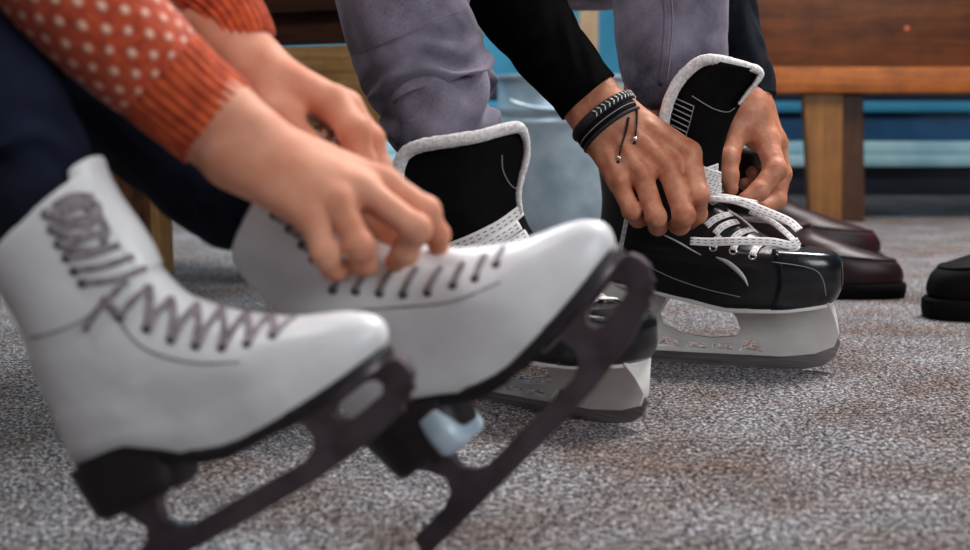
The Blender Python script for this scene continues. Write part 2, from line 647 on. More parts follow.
class Field:
    def __init__(s, xs, ys, zs):
        s.ax = (xs, ys, zs)
        s.core = np.full((len(xs), len(ys), len(zs)), 1.0, dtype=np.float32)
        s.tot = None

    def sub(s, lo, hi):
        return tuple(slice(max(0, int(np.searchsorted(a, l)) - 1), int(np.searchsorted(a, h)) + 1) for a, l, h in zip(s.ax, lo, hi))

    def dist(s, sl, a, b, ra, rb):
        X, Y, Z = (s.ax[i][sl[i]] for i in range(3))
        a, b = np.array(a, np.float32), np.array(b, np.float32)
        ba = b - a
        L2 = float(ba @ ba) + 1e-12
        px, py, pz = X[:, None, None] - a[0], Y[None, :, None] - a[1], Z[None, None, :] - a[2]
        t = np.clip((px * ba[0] + py * ba[1] + pz * ba[2]) / L2, 0, 1)
        return np.sqrt((px - ba[0] * t) ** 2 + (py - ba[1] * t) ** 2 + (pz - ba[2] * t) ** 2) - (ra + (rb - ra) * t)

    @staticmethod
    def smin(a, b, k):
        h = np.maximum(k - np.abs(a - b), 0) / k
        return np.minimum(a, b) - h * h * k * 0.25

    def add(s, a, b, ra, rb, k):
        m = max(ra, rb) + k + 0.02
        sl = s.sub(np.minimum(a, b) - m, np.maximum(a, b) + m)
        s.core[sl] = s.smin(s.core[sl], s.dist(sl, a, b, ra, rb), k)

    def finger(s, joints, k=0.006):
        """joints: [(Vector, r), ...] from knuckle to tip"""
        if s.tot is None:
            s.tot = s.core.copy()
        pts = np.array([tuple(j[0]) for j in joints])
        m = max(j[1] for j in joints) + k + 0.012
        sl = s.sub(pts.min(0) - m, pts.max(0) + m)
        d = None
        for (p, r), (q, t) in zip(joints[:-1], joints[1:]):
            e = s.dist(sl, p, q, r, t)
            d = e if d is None else s.smin(d, e, 0.004)
        # soft creased knuckle swellings
        for p, r in joints[1:-1]:
            e = s.dist(sl, p, Vector(p) + Vector((0, 0, 1e-4)), r * 1.09, r * 1.09)
            d = s.smin(d, e, 0.003)
        s.tot[sl] = np.minimum(s.tot[sl], s.smin(s.core[sl], d, k))

    def mesh(s):
        D = s.tot if s.tot is not None else s.core
        ins = D < 0
        nx, ny, nz = D.shape
        cnt = np.zeros((nx - 1, ny - 1, nz - 1), np.int8)
        cs = [(i, j, k) for i in (0, 1) for j in (0, 1) for k in (0, 1)]
        for i, j, k in cs:
            cnt += ins[i:nx - 1 + i, j:ny - 1 + j, k:nz - 1 + k]
        act = np.argwhere((cnt > 0) & (cnt < 8))
        idx = np.full(cnt.shape, -1, np.int32)
        idx[act[:, 0], act[:, 1], act[:, 2]] = np.arange(len(act))
        X, Y, Z = s.ax
        val, pos = {}, {}
        for c in cs:
            I = act + np.array(c)
            val[c] = D[I[:, 0], I[:, 1], I[:, 2]]
            pos[c] = np.stack([X[I[:, 0]], Y[I[:, 1]], Z[I[:, 2]]], 1)
        acc = np.zeros((len(act), 3))
        w = np.zeros(len(act))
        for a in cs:
            for d in range(3):
                if a[d] == 0:
                    b = tuple(a[q] + (q == d) for q in range(3))
                    m = (val[a] < 0) != (val[b] < 0)
                    t = val[a][m] / (val[a][m] - val[b][m])
                    acc[m] += pos[a][m] * (1 - t[:, None]) + pos[b][m] * t[:, None]
                    w[m] += 1
        V = acc / w[:, None]
        F = []
        for d in range(3):
            sa = [slice(None)] * 3
            sb = [slice(None)] * 3
            sa[d], sb[d] = slice(0, -1), slice(1, None)
            ch = np.argwhere(ins[tuple(sa)] != ins[tuple(sb)])
            e, g = [q for q in range(3) if q != d]
            ok = (ch[:, e] > 0) & (ch[:, g] > 0) & (ch[:, e] < D.shape[e] - 1) & (ch[:, g] < D.shape[g] - 1)
            ch = ch[ok]
            q = []
            for de, dg in ((1, 1), (0, 1), (0, 0), (1, 0)):
                c = ch.copy()
                c[:, e] -= de
                c[:, g] -= dg
                q.append(idx[c[:, 0], c[:, 1], c[:, 2]])
            q = np.stack(q, 1)
            first = ins[ch[:, 0], ch[:, 1], ch[:, 2]]
            flip = first if d != 1 else ~first
            q[~flip] = q[~flip][:, ::-1]
            F.append(q)
        F = np.vstack(F)
        F = F[(F >= 0).all(1)]
        # light smoothing
        for _ in range(2):
            s2 = np.zeros_like(V)
            n2 = np.zeros(len(V))
            for a, b in ((0, 1), (1, 2), (2, 3), (3, 0)):
                np.add.at(s2, F[:, a], V[F[:, b]])
                np.add.at(s2, F[:, b], V[F[:, a]])
                np.add.at(n2, F[:, a], 1)
                np.add.at(n2, F[:, b], 1)
            V = V * 0.5 + 0.5 * s2 / np.maximum(n2, 1)[:, None]
        return V, F


def np_obj(name, V, F, mat, parent):
    me = bpy.data.meshes.new(name)
    inv = np.array(XF[parent.name].inverted()) if parent else np.eye(4)
    V = V @ inv[:3, :3].T + inv[:3, 3]
    me.vertices.add(len(V))
    me.vertices.foreach_set('co', V.astype(np.float32).ravel())
    me.loops.add(F.size)
    me.loops.foreach_set('vertex_index', F.astype(np.int32).ravel())
    me.polygons.add(len(F))
    me.polygons.foreach_set('loop_start', np.arange(0, F.size, 4, dtype=np.int32))
    me.update(calc_edges=True)
    me.validate()
    me.polygons.foreach_set('use_smooth', [True] * len(me.polygons))
    me.materials.append(mat)
    o = bpy.data.objects.new(name, me)
    COL.objects.link(o)
    if parent:
        o.parent = parent
        XF[o.name] = XF[parent.name]
    return o


# ================================================================== THE ROOM
fl = mesh_obj('floor', [(-4, -1.5, 0), (4, -1.5, 0), (4, 5.2, 0), (-4, 5.2, 0)], [(0, 1, 2, 3)], MT['floor'], smooth=False)
fl['kind'] = 'structure'

WY = 4.9
wall = box('wall_back', (-4, WY, 0), (4, WY + 0.12, 2.7), MT['blue_wall'], bevel=0)
wall['kind'] = 'structure'


def trim(name, lo, hi, mat, bevel=0.004):
    o = box(name, lo, hi, mat, bevel=bevel)
    o['kind'] = 'structure'
    return o


trim('baseboard_back', (-4, WY - 0.03, 0.0), (4, WY, 0.10), MT['navy_base'])
trim('trim_1', (-4, WY - 0.075, 0.105), (4, WY, 0.150), MT['blue_pale'], 0.012)
trim('trim_2', (-4, WY - 0.060, 0.152), (4, WY, 0.196), MT['blue_pale'], 0.010)
trim('trim_3', (-4, WY - 0.02, 0.20), (4, WY, 0.295), MT['blue_mid'])
trim('trim_4', (-4, WY - 0.05, 0.30), (4, WY, 0.338), MT['blue_wall'], 0.008)
trim('trim_5', (-4, WY - 0.02, 0.342), (4, WY, 0.40), MT['navy_base'])
ceil = box('ceiling', (-4, -1.5, 2.7), (4, WY + 0.12, 2.8), pm('ceiling_paint', '#b9b6b4', rough=0.9), bevel=0)
ceil['kind'] = 'structure'

# upright wooden post against the blue wall
a = P(579, 20, 4.55)
post = box('wooden_post', (a.x, 4.52, 0), (a.x + 0.062, 4.60, 2.7), MT['wood_post'], bevel=0.004)
tag(post, 'pale upright wooden post in front of the blue wall, behind the black sleeve', 'post')

# ---------------------------------------------------------------- bench on the right
BD = 3.68
bx0, bx1 = P(640, 80, BD).x, P(1120, 80, BD).x
br = thing('wooden_bench', 'long stained brown wooden bench with plank backrest behind the dark red shoes', 'bench', Matrix.Translation((bx0, BD, 0)))


def wbox(name, lo, hi, mat, parent, bevel=0.004, **kw):
    return box(name, lo, hi, mat, parent, bevel=bevel, world=True, **kw)


zs0, zs1 = P(0, 93, BD).z, P(0, 67, BD).z
wbox('seat', (bx0, BD, zs0), (bx1, BD + 0.36, zs1), MT['wood_bench'], br, 0.006)
bk = wbox('backrest', (bx0, BD + 0.30, zs1 + 0.0), (bx1, BD + 0.34, 0.90), MT['wood_back'], br)
pp = P(907, 29, BD + 0.299)
o = mesh_obj('wood_plug', *sphere_data((0, 0, 0), 0.008, 6), MT['plug'], bk, smooth=True)
o.data.transform(Matrix.Translation(XF[br.name].inverted() @ pp) @ Matrix.Diagonal((1.0, 0.35, 1.0, 1)))


def leg_quad(x0t, x1t, x0b, x1b, y0, y1, ztop, mat, parent):
    vs = [(x0b, y0, 0), (x1b, y0, 0), (x1b, y1, 0), (x0b, y1, 0), (x0t, y0, ztop), (x1t, y0, ztop), (x1t, y1, ztop), (x0t, y1, ztop)]
    fs = [(0, 1, 2, 3), (4, 5, 6, 7), (0, 1, 5, 4), (1, 2, 6, 5), (2, 3, 7, 6), (3, 0, 4, 7)]
    o = mesh_obj('leg', vs, fs, mat, parent, world=True, smooth=False)
    md = o.modifiers.new('Bevel', 'BEVEL')
    md.width = 0.004
    md.segments = 2
    return o


g = lambda px, d: P(px, 100, d).x
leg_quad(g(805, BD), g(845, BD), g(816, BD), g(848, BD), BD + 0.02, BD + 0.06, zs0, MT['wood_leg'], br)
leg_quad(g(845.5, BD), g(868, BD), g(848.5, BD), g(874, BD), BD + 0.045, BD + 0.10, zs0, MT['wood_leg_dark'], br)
leg_quad(g(1075, BD), g(1110, BD), g(1075, BD), g(1110, BD), BD + 0.02, BD + 0.06, zs0, MT['wood_leg'], br)
leg_quad(g(655, BD + .3), g(690, BD + .3), g(655, BD + .3), g(690, BD + .3), BD + 0.27, BD + 0.31, zs0, MT['wood_leg'], br)

# ---------------------------------------------------------------- bench on the left (the man sits on it)
# oblique front face from A (px 80) to B (px 470)
A_, B_ = P(78, 100, 2.55), P(396, 100, 2.18)
ang = math.atan2(B_.y - A_.y, B_.x - A_.x)
Ml = Matrix.Translation((A_.x, A_.y, 0)) @ Matrix.Rotation(ang, 4, 'Z')
Ll = math.hypot(B_.x - A_.x, B_.y - A_.y)
bl = thing('wooden_bench', 'scratched tan wooden bench behind the grey jeans and the orange sleeves', 'bench', Ml)
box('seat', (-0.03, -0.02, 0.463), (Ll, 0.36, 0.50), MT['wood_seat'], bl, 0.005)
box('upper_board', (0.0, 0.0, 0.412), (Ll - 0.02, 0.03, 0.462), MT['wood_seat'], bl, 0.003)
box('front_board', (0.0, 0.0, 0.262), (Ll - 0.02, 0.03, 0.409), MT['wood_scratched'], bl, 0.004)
lw = 0.142
box('leg', (0.0, 0.035, 0.0), (lw, 0.065, 0.40), MT['wood_rough'], bl, 0.004)
box('leg_edge', (lw + 0.001, 0.032, 0.0), (lw + 0.024, 0.07, 0.40), MT['wood_tan'], bl, 0.006, )
box('leg', (Ll - 0.20, 0.30, 0.0), (Ll - 0.04, 0.34, 0.40), MT['wood_rough'], bl, 0.004)

# ---------------------------------------------------------------- zinc bin
BY = 3.22
bc = P(561, 100, BY)
bn = thing('metal_bucket', 'round galvanised metal bucket with ringed rim behind the hockey skates', 'bucket', Matrix.Translation((bc.x, BY, 0)))
Rb = (P(561, 100, BY).x - P(497, 100, BY).x)
zt = P(0, 76, BY).z
prof = [(Rb * 0.86, 0.0), (Rb * 0.88, 0.004), (Rb * 0.97, zt - 0.125), (Rb * 0.975, zt - 0.12)]
z = zt - 0.12
prof += [(Rb * 1.02, z + 0.008), (Rb * 1.02, z + 0.016), (Rb * 0.98, z + 0.022), (Rb * 0.98, z + 0.030), (Rb * 1.015, z + 0.036), (Rb * 1.015, z + 0.044),
         (Rb * 0.985, z + 0.05), (Rb * 0.99, zt - 0.012), (Rb * 1.025, zt - 0.008), (Rb * 1.03, zt - 0.002), (Rb * 1.015, zt + 0.002), (Rb * 0.97, zt - 0.002),
         (Rb * 0.95, zt - 0.12), (Rb * 0.85, 0.01), (0.001, 0.01)]
vs, fs = [], []
sg = 64
for r, zz in prof:
    for j in range(sg):
        vs.append((r * math.cos(2 * PI * j / sg), r * math.sin(2 * PI * j / sg), zz))
for i in range(len(prof) - 1):
    for j in range(sg):
        fs.append((i * sg + j, i * sg + (j + 1) % sg, (i + 1) * sg + (j + 1) % sg, (i + 1) * sg + j))
fs.append(tuple(reversed(range(sg))))
o = mesh_obj('pail', vs, fs, MT['zinc'], bn)
smooth_by_angle(o, 50)
hv = [Vector((-Rb * 1.0 * math.cos(t), -Rb * 1.06, zt - 0.03 - 0.05 * math.sin(t))) for t in np.linspace(0.6, PI - 0.6, 9)]
v_, f_, u_ = loft_data(hv, [0.004] * 9, rings=24, segs=8)
mesh_obj('handle', v_, f_, MT['zinc'], bn)

# ================================================================== SKATES
def smoothstep(a, b, x):
    t = min(max((x - a) / (b - a), 0), 1)
    return t * t * (3 - 2 * t)


def basis_matrix(O, pitch, yaw, roll=0.0):
    U = Vector((math.cos(pitch) * math.cos(yaw), -math.cos(pitch) * math.sin(yaw), math.sin(pitch)))
    V = Vector((math.sin(yaw), math.cos(yaw), 0))
    W = U.cross(V)
    c, s = math.cos(roll), math.sin(roll)
    V, W = V * c + W * s, W * c - V * s
    M = Matrix(((U.x, V.x, W.x, O[0]), (U.y, V.y, W.y, O[1]), (U.z, V.z, W.z, O[2]), (0, 0, 0, 1)))
    return M


class SliceBoot:
    """a boot as a stack of foot-shaped slices; (u, w) come from the side outline"""
    def __init__(s, tab, wb, rim, wmod, k, a, n_sl=56, n_an=56, p=0.82, off=(0, 0)):
        s.rows = catmull(tab, n_sl)
        s.wb, s.rim, s.wmod, s.k, s.a, s.n, s.p, s.off = wb, rim, wmod, k, a, n_an, p, off

    def loc(s, u, v, w):
        return Vector(((u - s.off[0]) * s.k * s.a, v * s.k, (w - s.off[1]) * s.k))

    def pt(s, row, th, inf=0.0):
        w, ub, uf, hw = row
        ub -= inf
        uf += inf
        hw += inf
        c, q = math.cos(th), math.sin(th)
        uc, A = (ub + uf) / 2, (uf - ub) / 2
        u = uc + A * math.copysign(abs(c) ** 0.92, c)
        t = (u - ub) / (uf - ub)
        v = hw * math.copysign(abs(q) ** s.p, q) * s.wmod(t, w)
        ww = w + s.wb(u) * max(0.0, 1 - max(w, 0) / 60.0) ** 2 + s.rim(u, w)
        return u, v, ww

    def grid(s, rows=None, inf=0.0):
        rows = s.rows if rows is None else rows
        return [[s.pt(r, 2 * PI * j / s.n, inf) for j in range(s.n)] for r in rows]

    def mesh(s, grid, close_bottom=True, close_top=False):
        vs, fs = [], []
        n = s.n
        for r in grid:
            vs += [s.loc(*q) for q in r]
        for i in range(len(grid) - 1):
            for j in range(n):
                fs.append((i * n + j, i * n + (j + 1) % n, (i + 1) * n + (j + 1) % n, (i + 1) * n + j))
        if close_bottom:
            fs.append(tuple(reversed(range(n))))
        if close_top:
            b = (len(grid) - 1) * n
            fs.append(tuple(b + j for j in range(n)))
        return vs, fs


def drape(bvh, px, py, off=0.001):
    d = ray(px, py).normalized()
    h = bvh.ray_cast(CAM, d)
    if h[0] is None:
        return None
    return h[0] - d * off, h[1]


def bvh_of(o):
    M = XF[o.name]
    me = o.data
    return BVHTree.FromPolygons([M @ v.co for v in me.vertices], [tuple(p.vertices) for p in me.polygons])


FIG_TAB = [(-3, 8, 318, 50), (4, 3, 330, 54), (12, 1, 334, 56), (20, 1, 331, 56), (28, 2, 321, 56), (36, 2, 303, 55), (43, 2, 279, 53), (50, 2, 257, 51), (60, 3, 237, 49),
           (81, 4, 205, 48), (100, 6, 184, 49), (114, 8, 172, 50), (142, 12, 161, 53), (170, 11, 156, 55), (195, 9, 153, 56), (215, 9, 150, 56), (226, 11, 148, 55)]


def fig_wb(u):
    return interp(u, [0, 70, 108, 134, 170, 230, 283, 335], [0, 0, -20, -36, -42, -36, -27, -14])


def fig_rim(u, w):
    return (u - 40) * 0.30 * smoothstep(150, 226, w)


def fig_wmod(t, w):
    foot = interp(t, [0, 0.12, 0.35, 0.68, 0.9, 1], [0.78, 0.80, 0.76, 1.0, 0.98, 0.95])
    f = smoothstep(30, 110, w)
    return foot * (1 - f) + 0.86 * f


BLADE = [(-30, -133), (20, -129), (70, -124), (150, -116), (220, -107), (280, -93), (308, -82), (318, -79), (321, -72), (328, -73), (330, -65), (336, -64), (337, -56), (342, -50),
         (340, -38), (335, -29), (318, -24), (270, -34), (226, -44), (230, -54), (232, -66), (227, -77), (214, -86), (150, -93), (85, -100), (73, -96), (63, -86), (62, -72), (72, -52),
         (18, -52), (33, -68), (42, -84), (36, -98), (20, -106), (-28, -111)]
HOLE = [(262, -62), (258, -54), (264, -47), (300, -38), (309, -40), (313, -47), (308, -55), (272, -66)]


def figure_skate(label, O, pitch, yaw, k, a, pale_heel=False):
    off = (60, -128)
    M0 = basis_matrix(O, math.radians(pitch), math.radians(yaw))
    base = M0 @ Vector((off[0] * k * a, 0, off[1] * k))
    M = basis_matrix(base, math.radians(pitch), math.radians(yaw))
    r = thing('figure_skate', label, 'ice skate', M)
    B = SliceBoot(FIG_TAB, fig_wb, fig_rim, fig_wmod, k, a, off=off)
    G = B.grid()
    # rolled rim and a short way down inside
    top = B.rows[-1]
    for dw, di in ((3, -3), (0, -7), (-30, -8), (-70, -9)):
        G.append([(u, v, w + dw) for u, v, w in [B.pt(top, 2 * PI * j / B.n, di) for j in range(B.n)]])
    vs, fs = B.mesh(G, True, True)
    boot = mesh_obj('boot', vs, fs, MT['white_leather'], r)
    # padded collar, a thin rolled edge
    ring = [M @ B.loc(*B.pt(top, 2 * PI * j / 40, -2)) for j in range(40)]
    # tongue: a leather flap standing above the laces
    tg = []
    for i in range(9):
        w = 150 + 90 * i / 8
        row = [interp(w, B.rows[:, 0], B.rows[:, q]) for q in range(4)]
        row[0] = w
        lift = 6 + 5 * math.sin(i * 0.9)
        tg.append([(lambda q: (q[0] + lift * 0.6, q[1] * 0.86, q[2] if w < 226 else q[2]))(B.pt((w, row[1], row[2], row[3]), th)) for th in np.linspace(-0.75, 0.75, 13)])
    vs, fs = [], []
    for sgn in (0, 1):
        for rr in tg:
            vs += [B.loc(u - sgn * 7, v, w) for u, v, w in rr]
    n = 13
    h = len(tg) * n
    for i in range(len(tg) - 1):
        for j in range(n - 1):
            q = (i * n + j, i * n + j + 1, (i + 1) * n + j + 1, (i + 1) * n + j)
            fs += [q, tuple(h + x for x in reversed(q))]
    edge = [i * n for i in range(len(tg))] + [(len(tg) - 1) * n + j for j in range(1, n)] + [i * n + n - 1 for i in reversed(range(len(tg) - 1))]
    for e, f in zip(edge[:-1], edge[1:]):
        fs.append((e, f, f + h, e + h))
    t = mesh_obj('tongue', vs, fs, MT['white_leather'], r)
    md = t.modifiers.new('Subsurf', 'SUBSURF')
    md.levels = md.render_levels = 1
    # sole and heel
    sl = []
    base_row = list(B.rows[0])
    for dw, di in ((4, 1.2), (0, 2.2), (-4, 2.2), (-7, 1.5)):
        sl.append([(u, v, fig_wb(u) + dw - 2) for u, v, w in [B.pt((0.0, 3, 329, 53), 2 * PI * j / B.n, di) for j in range(B.n)]])
    vs, fs = B.mesh(sl, True, True)
    sole = mesh_obj('sole', vs, fs, MT['sole_dark'], r)
    smooth_by_angle(sole, 50)
    hl = []
    for w, ub, uf, hw in ((-3, -1, 128, 44), (-20, 1, 116, 43), (-40, 4, 107, 42), (-54, 6, 103, 41), (-57, 8, 101, 39)):
        ro = []
        for j in range(B.n):
            c, q = math.cos(2 * PI * j / B.n), math.sin(2 * PI * j / B.n)
            uu = (ub + uf) / 2 + (uf - ub) / 2 * math.copysign(abs(c) ** (0.9 if c < 0 else 0.4), c)
            ro.append((uu, hw * math.copysign(abs(q) ** 0.6, q), min(w, fig_wb(uu) - 2)))
        hl.append(ro)
    vs, fs = B.mesh(hl, True, True)
    heel = mesh_obj('heel', vs, fs, MT['sole_dark'], r)
    smooth_by_angle(heel, 50)
    if pale_heel:  # pale block shaped to stand for a window reflection on the heel front
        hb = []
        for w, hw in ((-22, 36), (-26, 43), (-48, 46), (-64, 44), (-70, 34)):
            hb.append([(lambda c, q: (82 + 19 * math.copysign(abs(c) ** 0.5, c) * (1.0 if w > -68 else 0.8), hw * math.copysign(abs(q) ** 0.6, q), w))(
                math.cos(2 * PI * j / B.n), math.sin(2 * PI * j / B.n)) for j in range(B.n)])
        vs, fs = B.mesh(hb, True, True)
        mesh_obj('heel_reflection', vs, fs, MT['heel_glint'], r, label='pale blue reflection on the heel front, modelled as a glossy block')
    # blade
    px2 = lambda q: ((q[0] - off[0]) * k * a, (q[1] - off[1]) * k)
    bl_ = [px2(q) for q in BLADE]
    ho = [px2(q) for q in HOLE]

    def hw(x, zz):
        w = zz / k + off[1]
        u = x / (k * a) + off[0]
        lim = interp(u, [0, 100, 226, 340], [-54, -54, -44, -26])
        return 0.0030 + 0.0045 * smoothstep(lim - 40, lim, w)
    bd = prism('blade', bl_, [ho], hw, MT['blade_dark'], r, bev=0.0008)
    # mounting plates under the ball of the foot and under the heel
    pl = []
    for dw, di in ((-8, -9), (-12, -9)):
        pl.append([(u, v, fig_wb(u) + dw) for u, v, w in [B.pt((0.0, 205, 330, 44), 2 * PI * j / B.n, 0) for j in range(B.n)]])
    vs, fs = B.mesh(pl, True, True)
    smooth_by_angle(mesh_obj('sole_plate', vs, fs, MT['blade_dark'], bd), 50)
    pl = []
    for w in (-57, -60.5):
        pl.append([(54 + 44 * math.copysign(abs(math.cos(q)) ** 0.5, math.cos(q)), 33 * math.copysign(abs(math.sin(q)) ** 0.6, math.sin(q)), w) for q in np.linspace(0, 2 * PI, B.n, endpoint=False)])
    vs, fs = B.mesh(pl, True, True)
    smooth_by_angle(mesh_obj('heel_plate', vs, fs, MT['blade_dark'], bd), 50)
    return r, boot, t, B, bd


def lay(bvhs, pts, off=0.0016):
    out, nr = [], []
    for px, py in pts:
        best = None
        for b in bvhs:
            h = drape(b, px, py, off)
            if h and (best is None or h[0].y < best[0].y):
                best = h
        if best:
            out.append(best[0])
            nr.append(best[1])
    return out, nr


def lace_on(name, bvhs, paths, w, t, mat, parent, off=0.0016, label=None):
    """each crossing of the lace is a piece of the one lace"""
    A = Acc()
    for p in paths:
        # refine in the picture, then lay on the leather
        q = catmull(p, max(4, 4 * len(p)))
        pts, nr = lay(bvhs, [tuple(x) for x in q], off)
        if len(pts) < 3:
            continue
        nr = [tuple(n if n.dot(ray(CX, CY)) < 0 else -n) for n in nr]
        A.add(ribbon_data(pts, w, t, rings=4 * len(p) + 6, nrm=nr))
    if A.v:
        return A.build(name, mat, parent, label=label)


def eyelets_on(bvhs, pts, R, rr, mat, parent, name='eyelet'):
    for p in pts:
        q, nr = lay(bvhs, [p], 0.0004)
        if not q:
            continue
        v, f = torus_data(q[0], nr[0], R, rr, 20, 8)
        mesh_obj(name, v, f, mat, parent, world=True)


# --- nearest white skate
s1, boot1, ton1, B1, bd1 = figure_skate('nearest white figure skate, at far left, its dark blade tip low in front', P(77, 466, 0.8223), 24.86, 12, 0.000613, 1.0824)
b1 = [bvh_of(boot1), bvh_of(ton1)]
near1 = [(120, 317), (147, 328), (171, 339), (196, 345), (222, 347), (247, 343), (273, 335)]
rid1 = [(150, 285), (172, 297), (197, 303), (222, 307), (247, 311), (271, 313), (294, 317)]
lp = [[n_, ((n_[0] + m_[0]) / 2 - 2, (n_[1] + m_[1]) / 2), m_] for n_, m_ in zip(near1, rid1)]
lp += [[rid1[i], ((near1[i + 1][0] + rid1[i][0]) / 2 + 2, (near1[i + 1][1] + rid1[i][1]) / 2 - 3), near1[i + 1]] for i in range(0, 6)]
lp += [[(104, 296), (112, 306), (121, 318)], [(86, 330), (98, 312), (118, 290), (128, 281)]]
up1 = [[(44, 214), (66, 212), (92, 200)], [(50, 229), (72, 226), (98, 214)], [(58, 244), (80, 240), (108, 231)], [(66, 258), (92, 254), (120, 245)], [(74, 270), (104, 266), (134, 256)], [(82, 282), (112, 280), (146, 268)],
       [(46, 214), (70, 220), (98, 214)], [(52, 230), (76, 236), (108, 231)], [(60, 245), (86, 250), (120, 245)]]
up1 += [[(62, 212), (72, 202), (86, 199), (98, 205), (99, 217), (90, 225), (76, 223), (66, 214)], [(84, 206), (98, 214), (107, 230), (104, 244)], [(54, 206), (72, 196), (94, 196)]]
lace_on('lace', b1, lp + up1, 0.0042, 0.0020, MT['grey_lace'], s1)
eyelets_on(b1, near1, 0.0020, 0.0011, MT['dark_eyelet'], s1)
eyelets_on(b1, [(46, 214), (52, 229), (59, 244), (67, 258), (75, 271), (83, 283)], 0.0019, 0.0012, MT['dark_eyelet'], s1, 'lace_hook')
# stitched seams of the quarter
lace_on('seam', b1, [[(30, 338), (60, 330), (86, 318), (104, 298)], [(104, 298), (140, 345), (190, 362), (240, 362)]], 0.0013, 0.0006, MT['grey_lace'], s1, off=0.0003)

# --- farther white skate
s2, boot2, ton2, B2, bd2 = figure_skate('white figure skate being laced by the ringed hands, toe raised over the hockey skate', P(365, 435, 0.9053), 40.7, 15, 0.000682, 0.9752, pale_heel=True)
b2 = [bvh_of(boot2), bvh_of(ton2)]
near2 = [(333, 290), (356, 291), (380, 293), (404, 294), (428, 292), (453, 285), (475, 278), (496, 264)]
rid2 = [(345, 268), (368, 269), (393, 268), (417, 267), (441, 266), (463, 262), (485, 254), (503, 247)]
lp = [[n_, ((n_[0] + m_[0]) / 2 - 1, (n_[1] + m_[1]) / 2), m_] for n_, m_ in zip(near2, rid2)]
lp += [[(275, 216), (284, 222), (296, 222)], [(290, 230), (298, 236), (310, 236)], [(303, 246), (311, 251), (322, 250)], [(314, 260), (322, 265), (333, 262)]]
lace_on('lace', b2, lp, 0.0040, 0.0020, MT['grey_lace'], s2)
eyelets_on(b2, near2, 0.0020, 0.0011, MT['dark_eyelet'], s2)
eyelets_on(b2, [(274, 215), (289, 229), (302, 245), (313, 259)], 0.0019, 0.0012, MT['dark_eyelet'], s2, 'lace_hook')
lace_on('seam', b2, [[(330, 330), (352, 312), (390, 308), (450, 302), (500, 282)]], 0.0013, 0.0006, MT['grey_lace'], s2, off=0.0003)

# ------------------------------------------------------------------ hockey skates
HK = 0.00118
HOC_TAB = [(66, 16, 238, 40), (72, 8, 243, 44), (84, 3, 247, 46), (96, 1, 247, 46), (106, 0, 246, 46), (112, 0, 243, 45), (117, 0, 236, 44), (120.5, 1, 214, 42), (125, 2, 188, 41), (136, 4, 165, 39),
           (150, 6, 146, 38), (163, 7, 130, 38), (176, 6, 116, 39), (188, 4, 106, 40), (200, 2, 100, 40)]


def hoc_wb(u):
    return interp(u, [0, 50, 100, 140, 200, 247], [16, 12, 3, -5, -3, 3])


def hoc_rim(u, w):
    return (50 - u) * 0.12 * smoothstep(150, 200, w)


def hoc_wmod(t, w):
    foot = interp(t, [0, 0.15, 0.4, 0.72, 0.92, 1], [0.74, 0.76, 0.78, 1.0, 0.98, 0.95])
    f = smoothstep(110, 160, w)
    return foot * (1 - f) + 0.9 * f


HOLD = [(6, 30), (6, 50), (8, 66), (14, 84), (84, 78), (74, 60), (67, 48), (71, 38), (92, 30), (122, 27), (146, 30), (151, 37), (147, 50), (138, 62), (238, 70), (243, 55), (247, 38), (243, 25), (225, 17),
        (192, 12), (100, 11), (47, 11), (15, 14)]
WINS = [[(48, 17), (60, 17), (58, 25), (53, 29)], [(66, 16), (90, 16), (90, 21), (72, 28)], [(97, 16), (117, 16), (117, 21.5), (97, 21.5)], [(123, 16), (143, 16), (143, 22), (123, 22)],
        [(150, 16), (174, 16), (165, 28), (156, 28)]]
RUN = [(4, 26), (0, 14), (2, 5), (16, -0.5), (190, -0.5), (216, 1), (234, 6), (244, 15), (249, 30), (246, 34), (241, 26), (225, 18), (192, 13), (100, 13), (20, 14)]


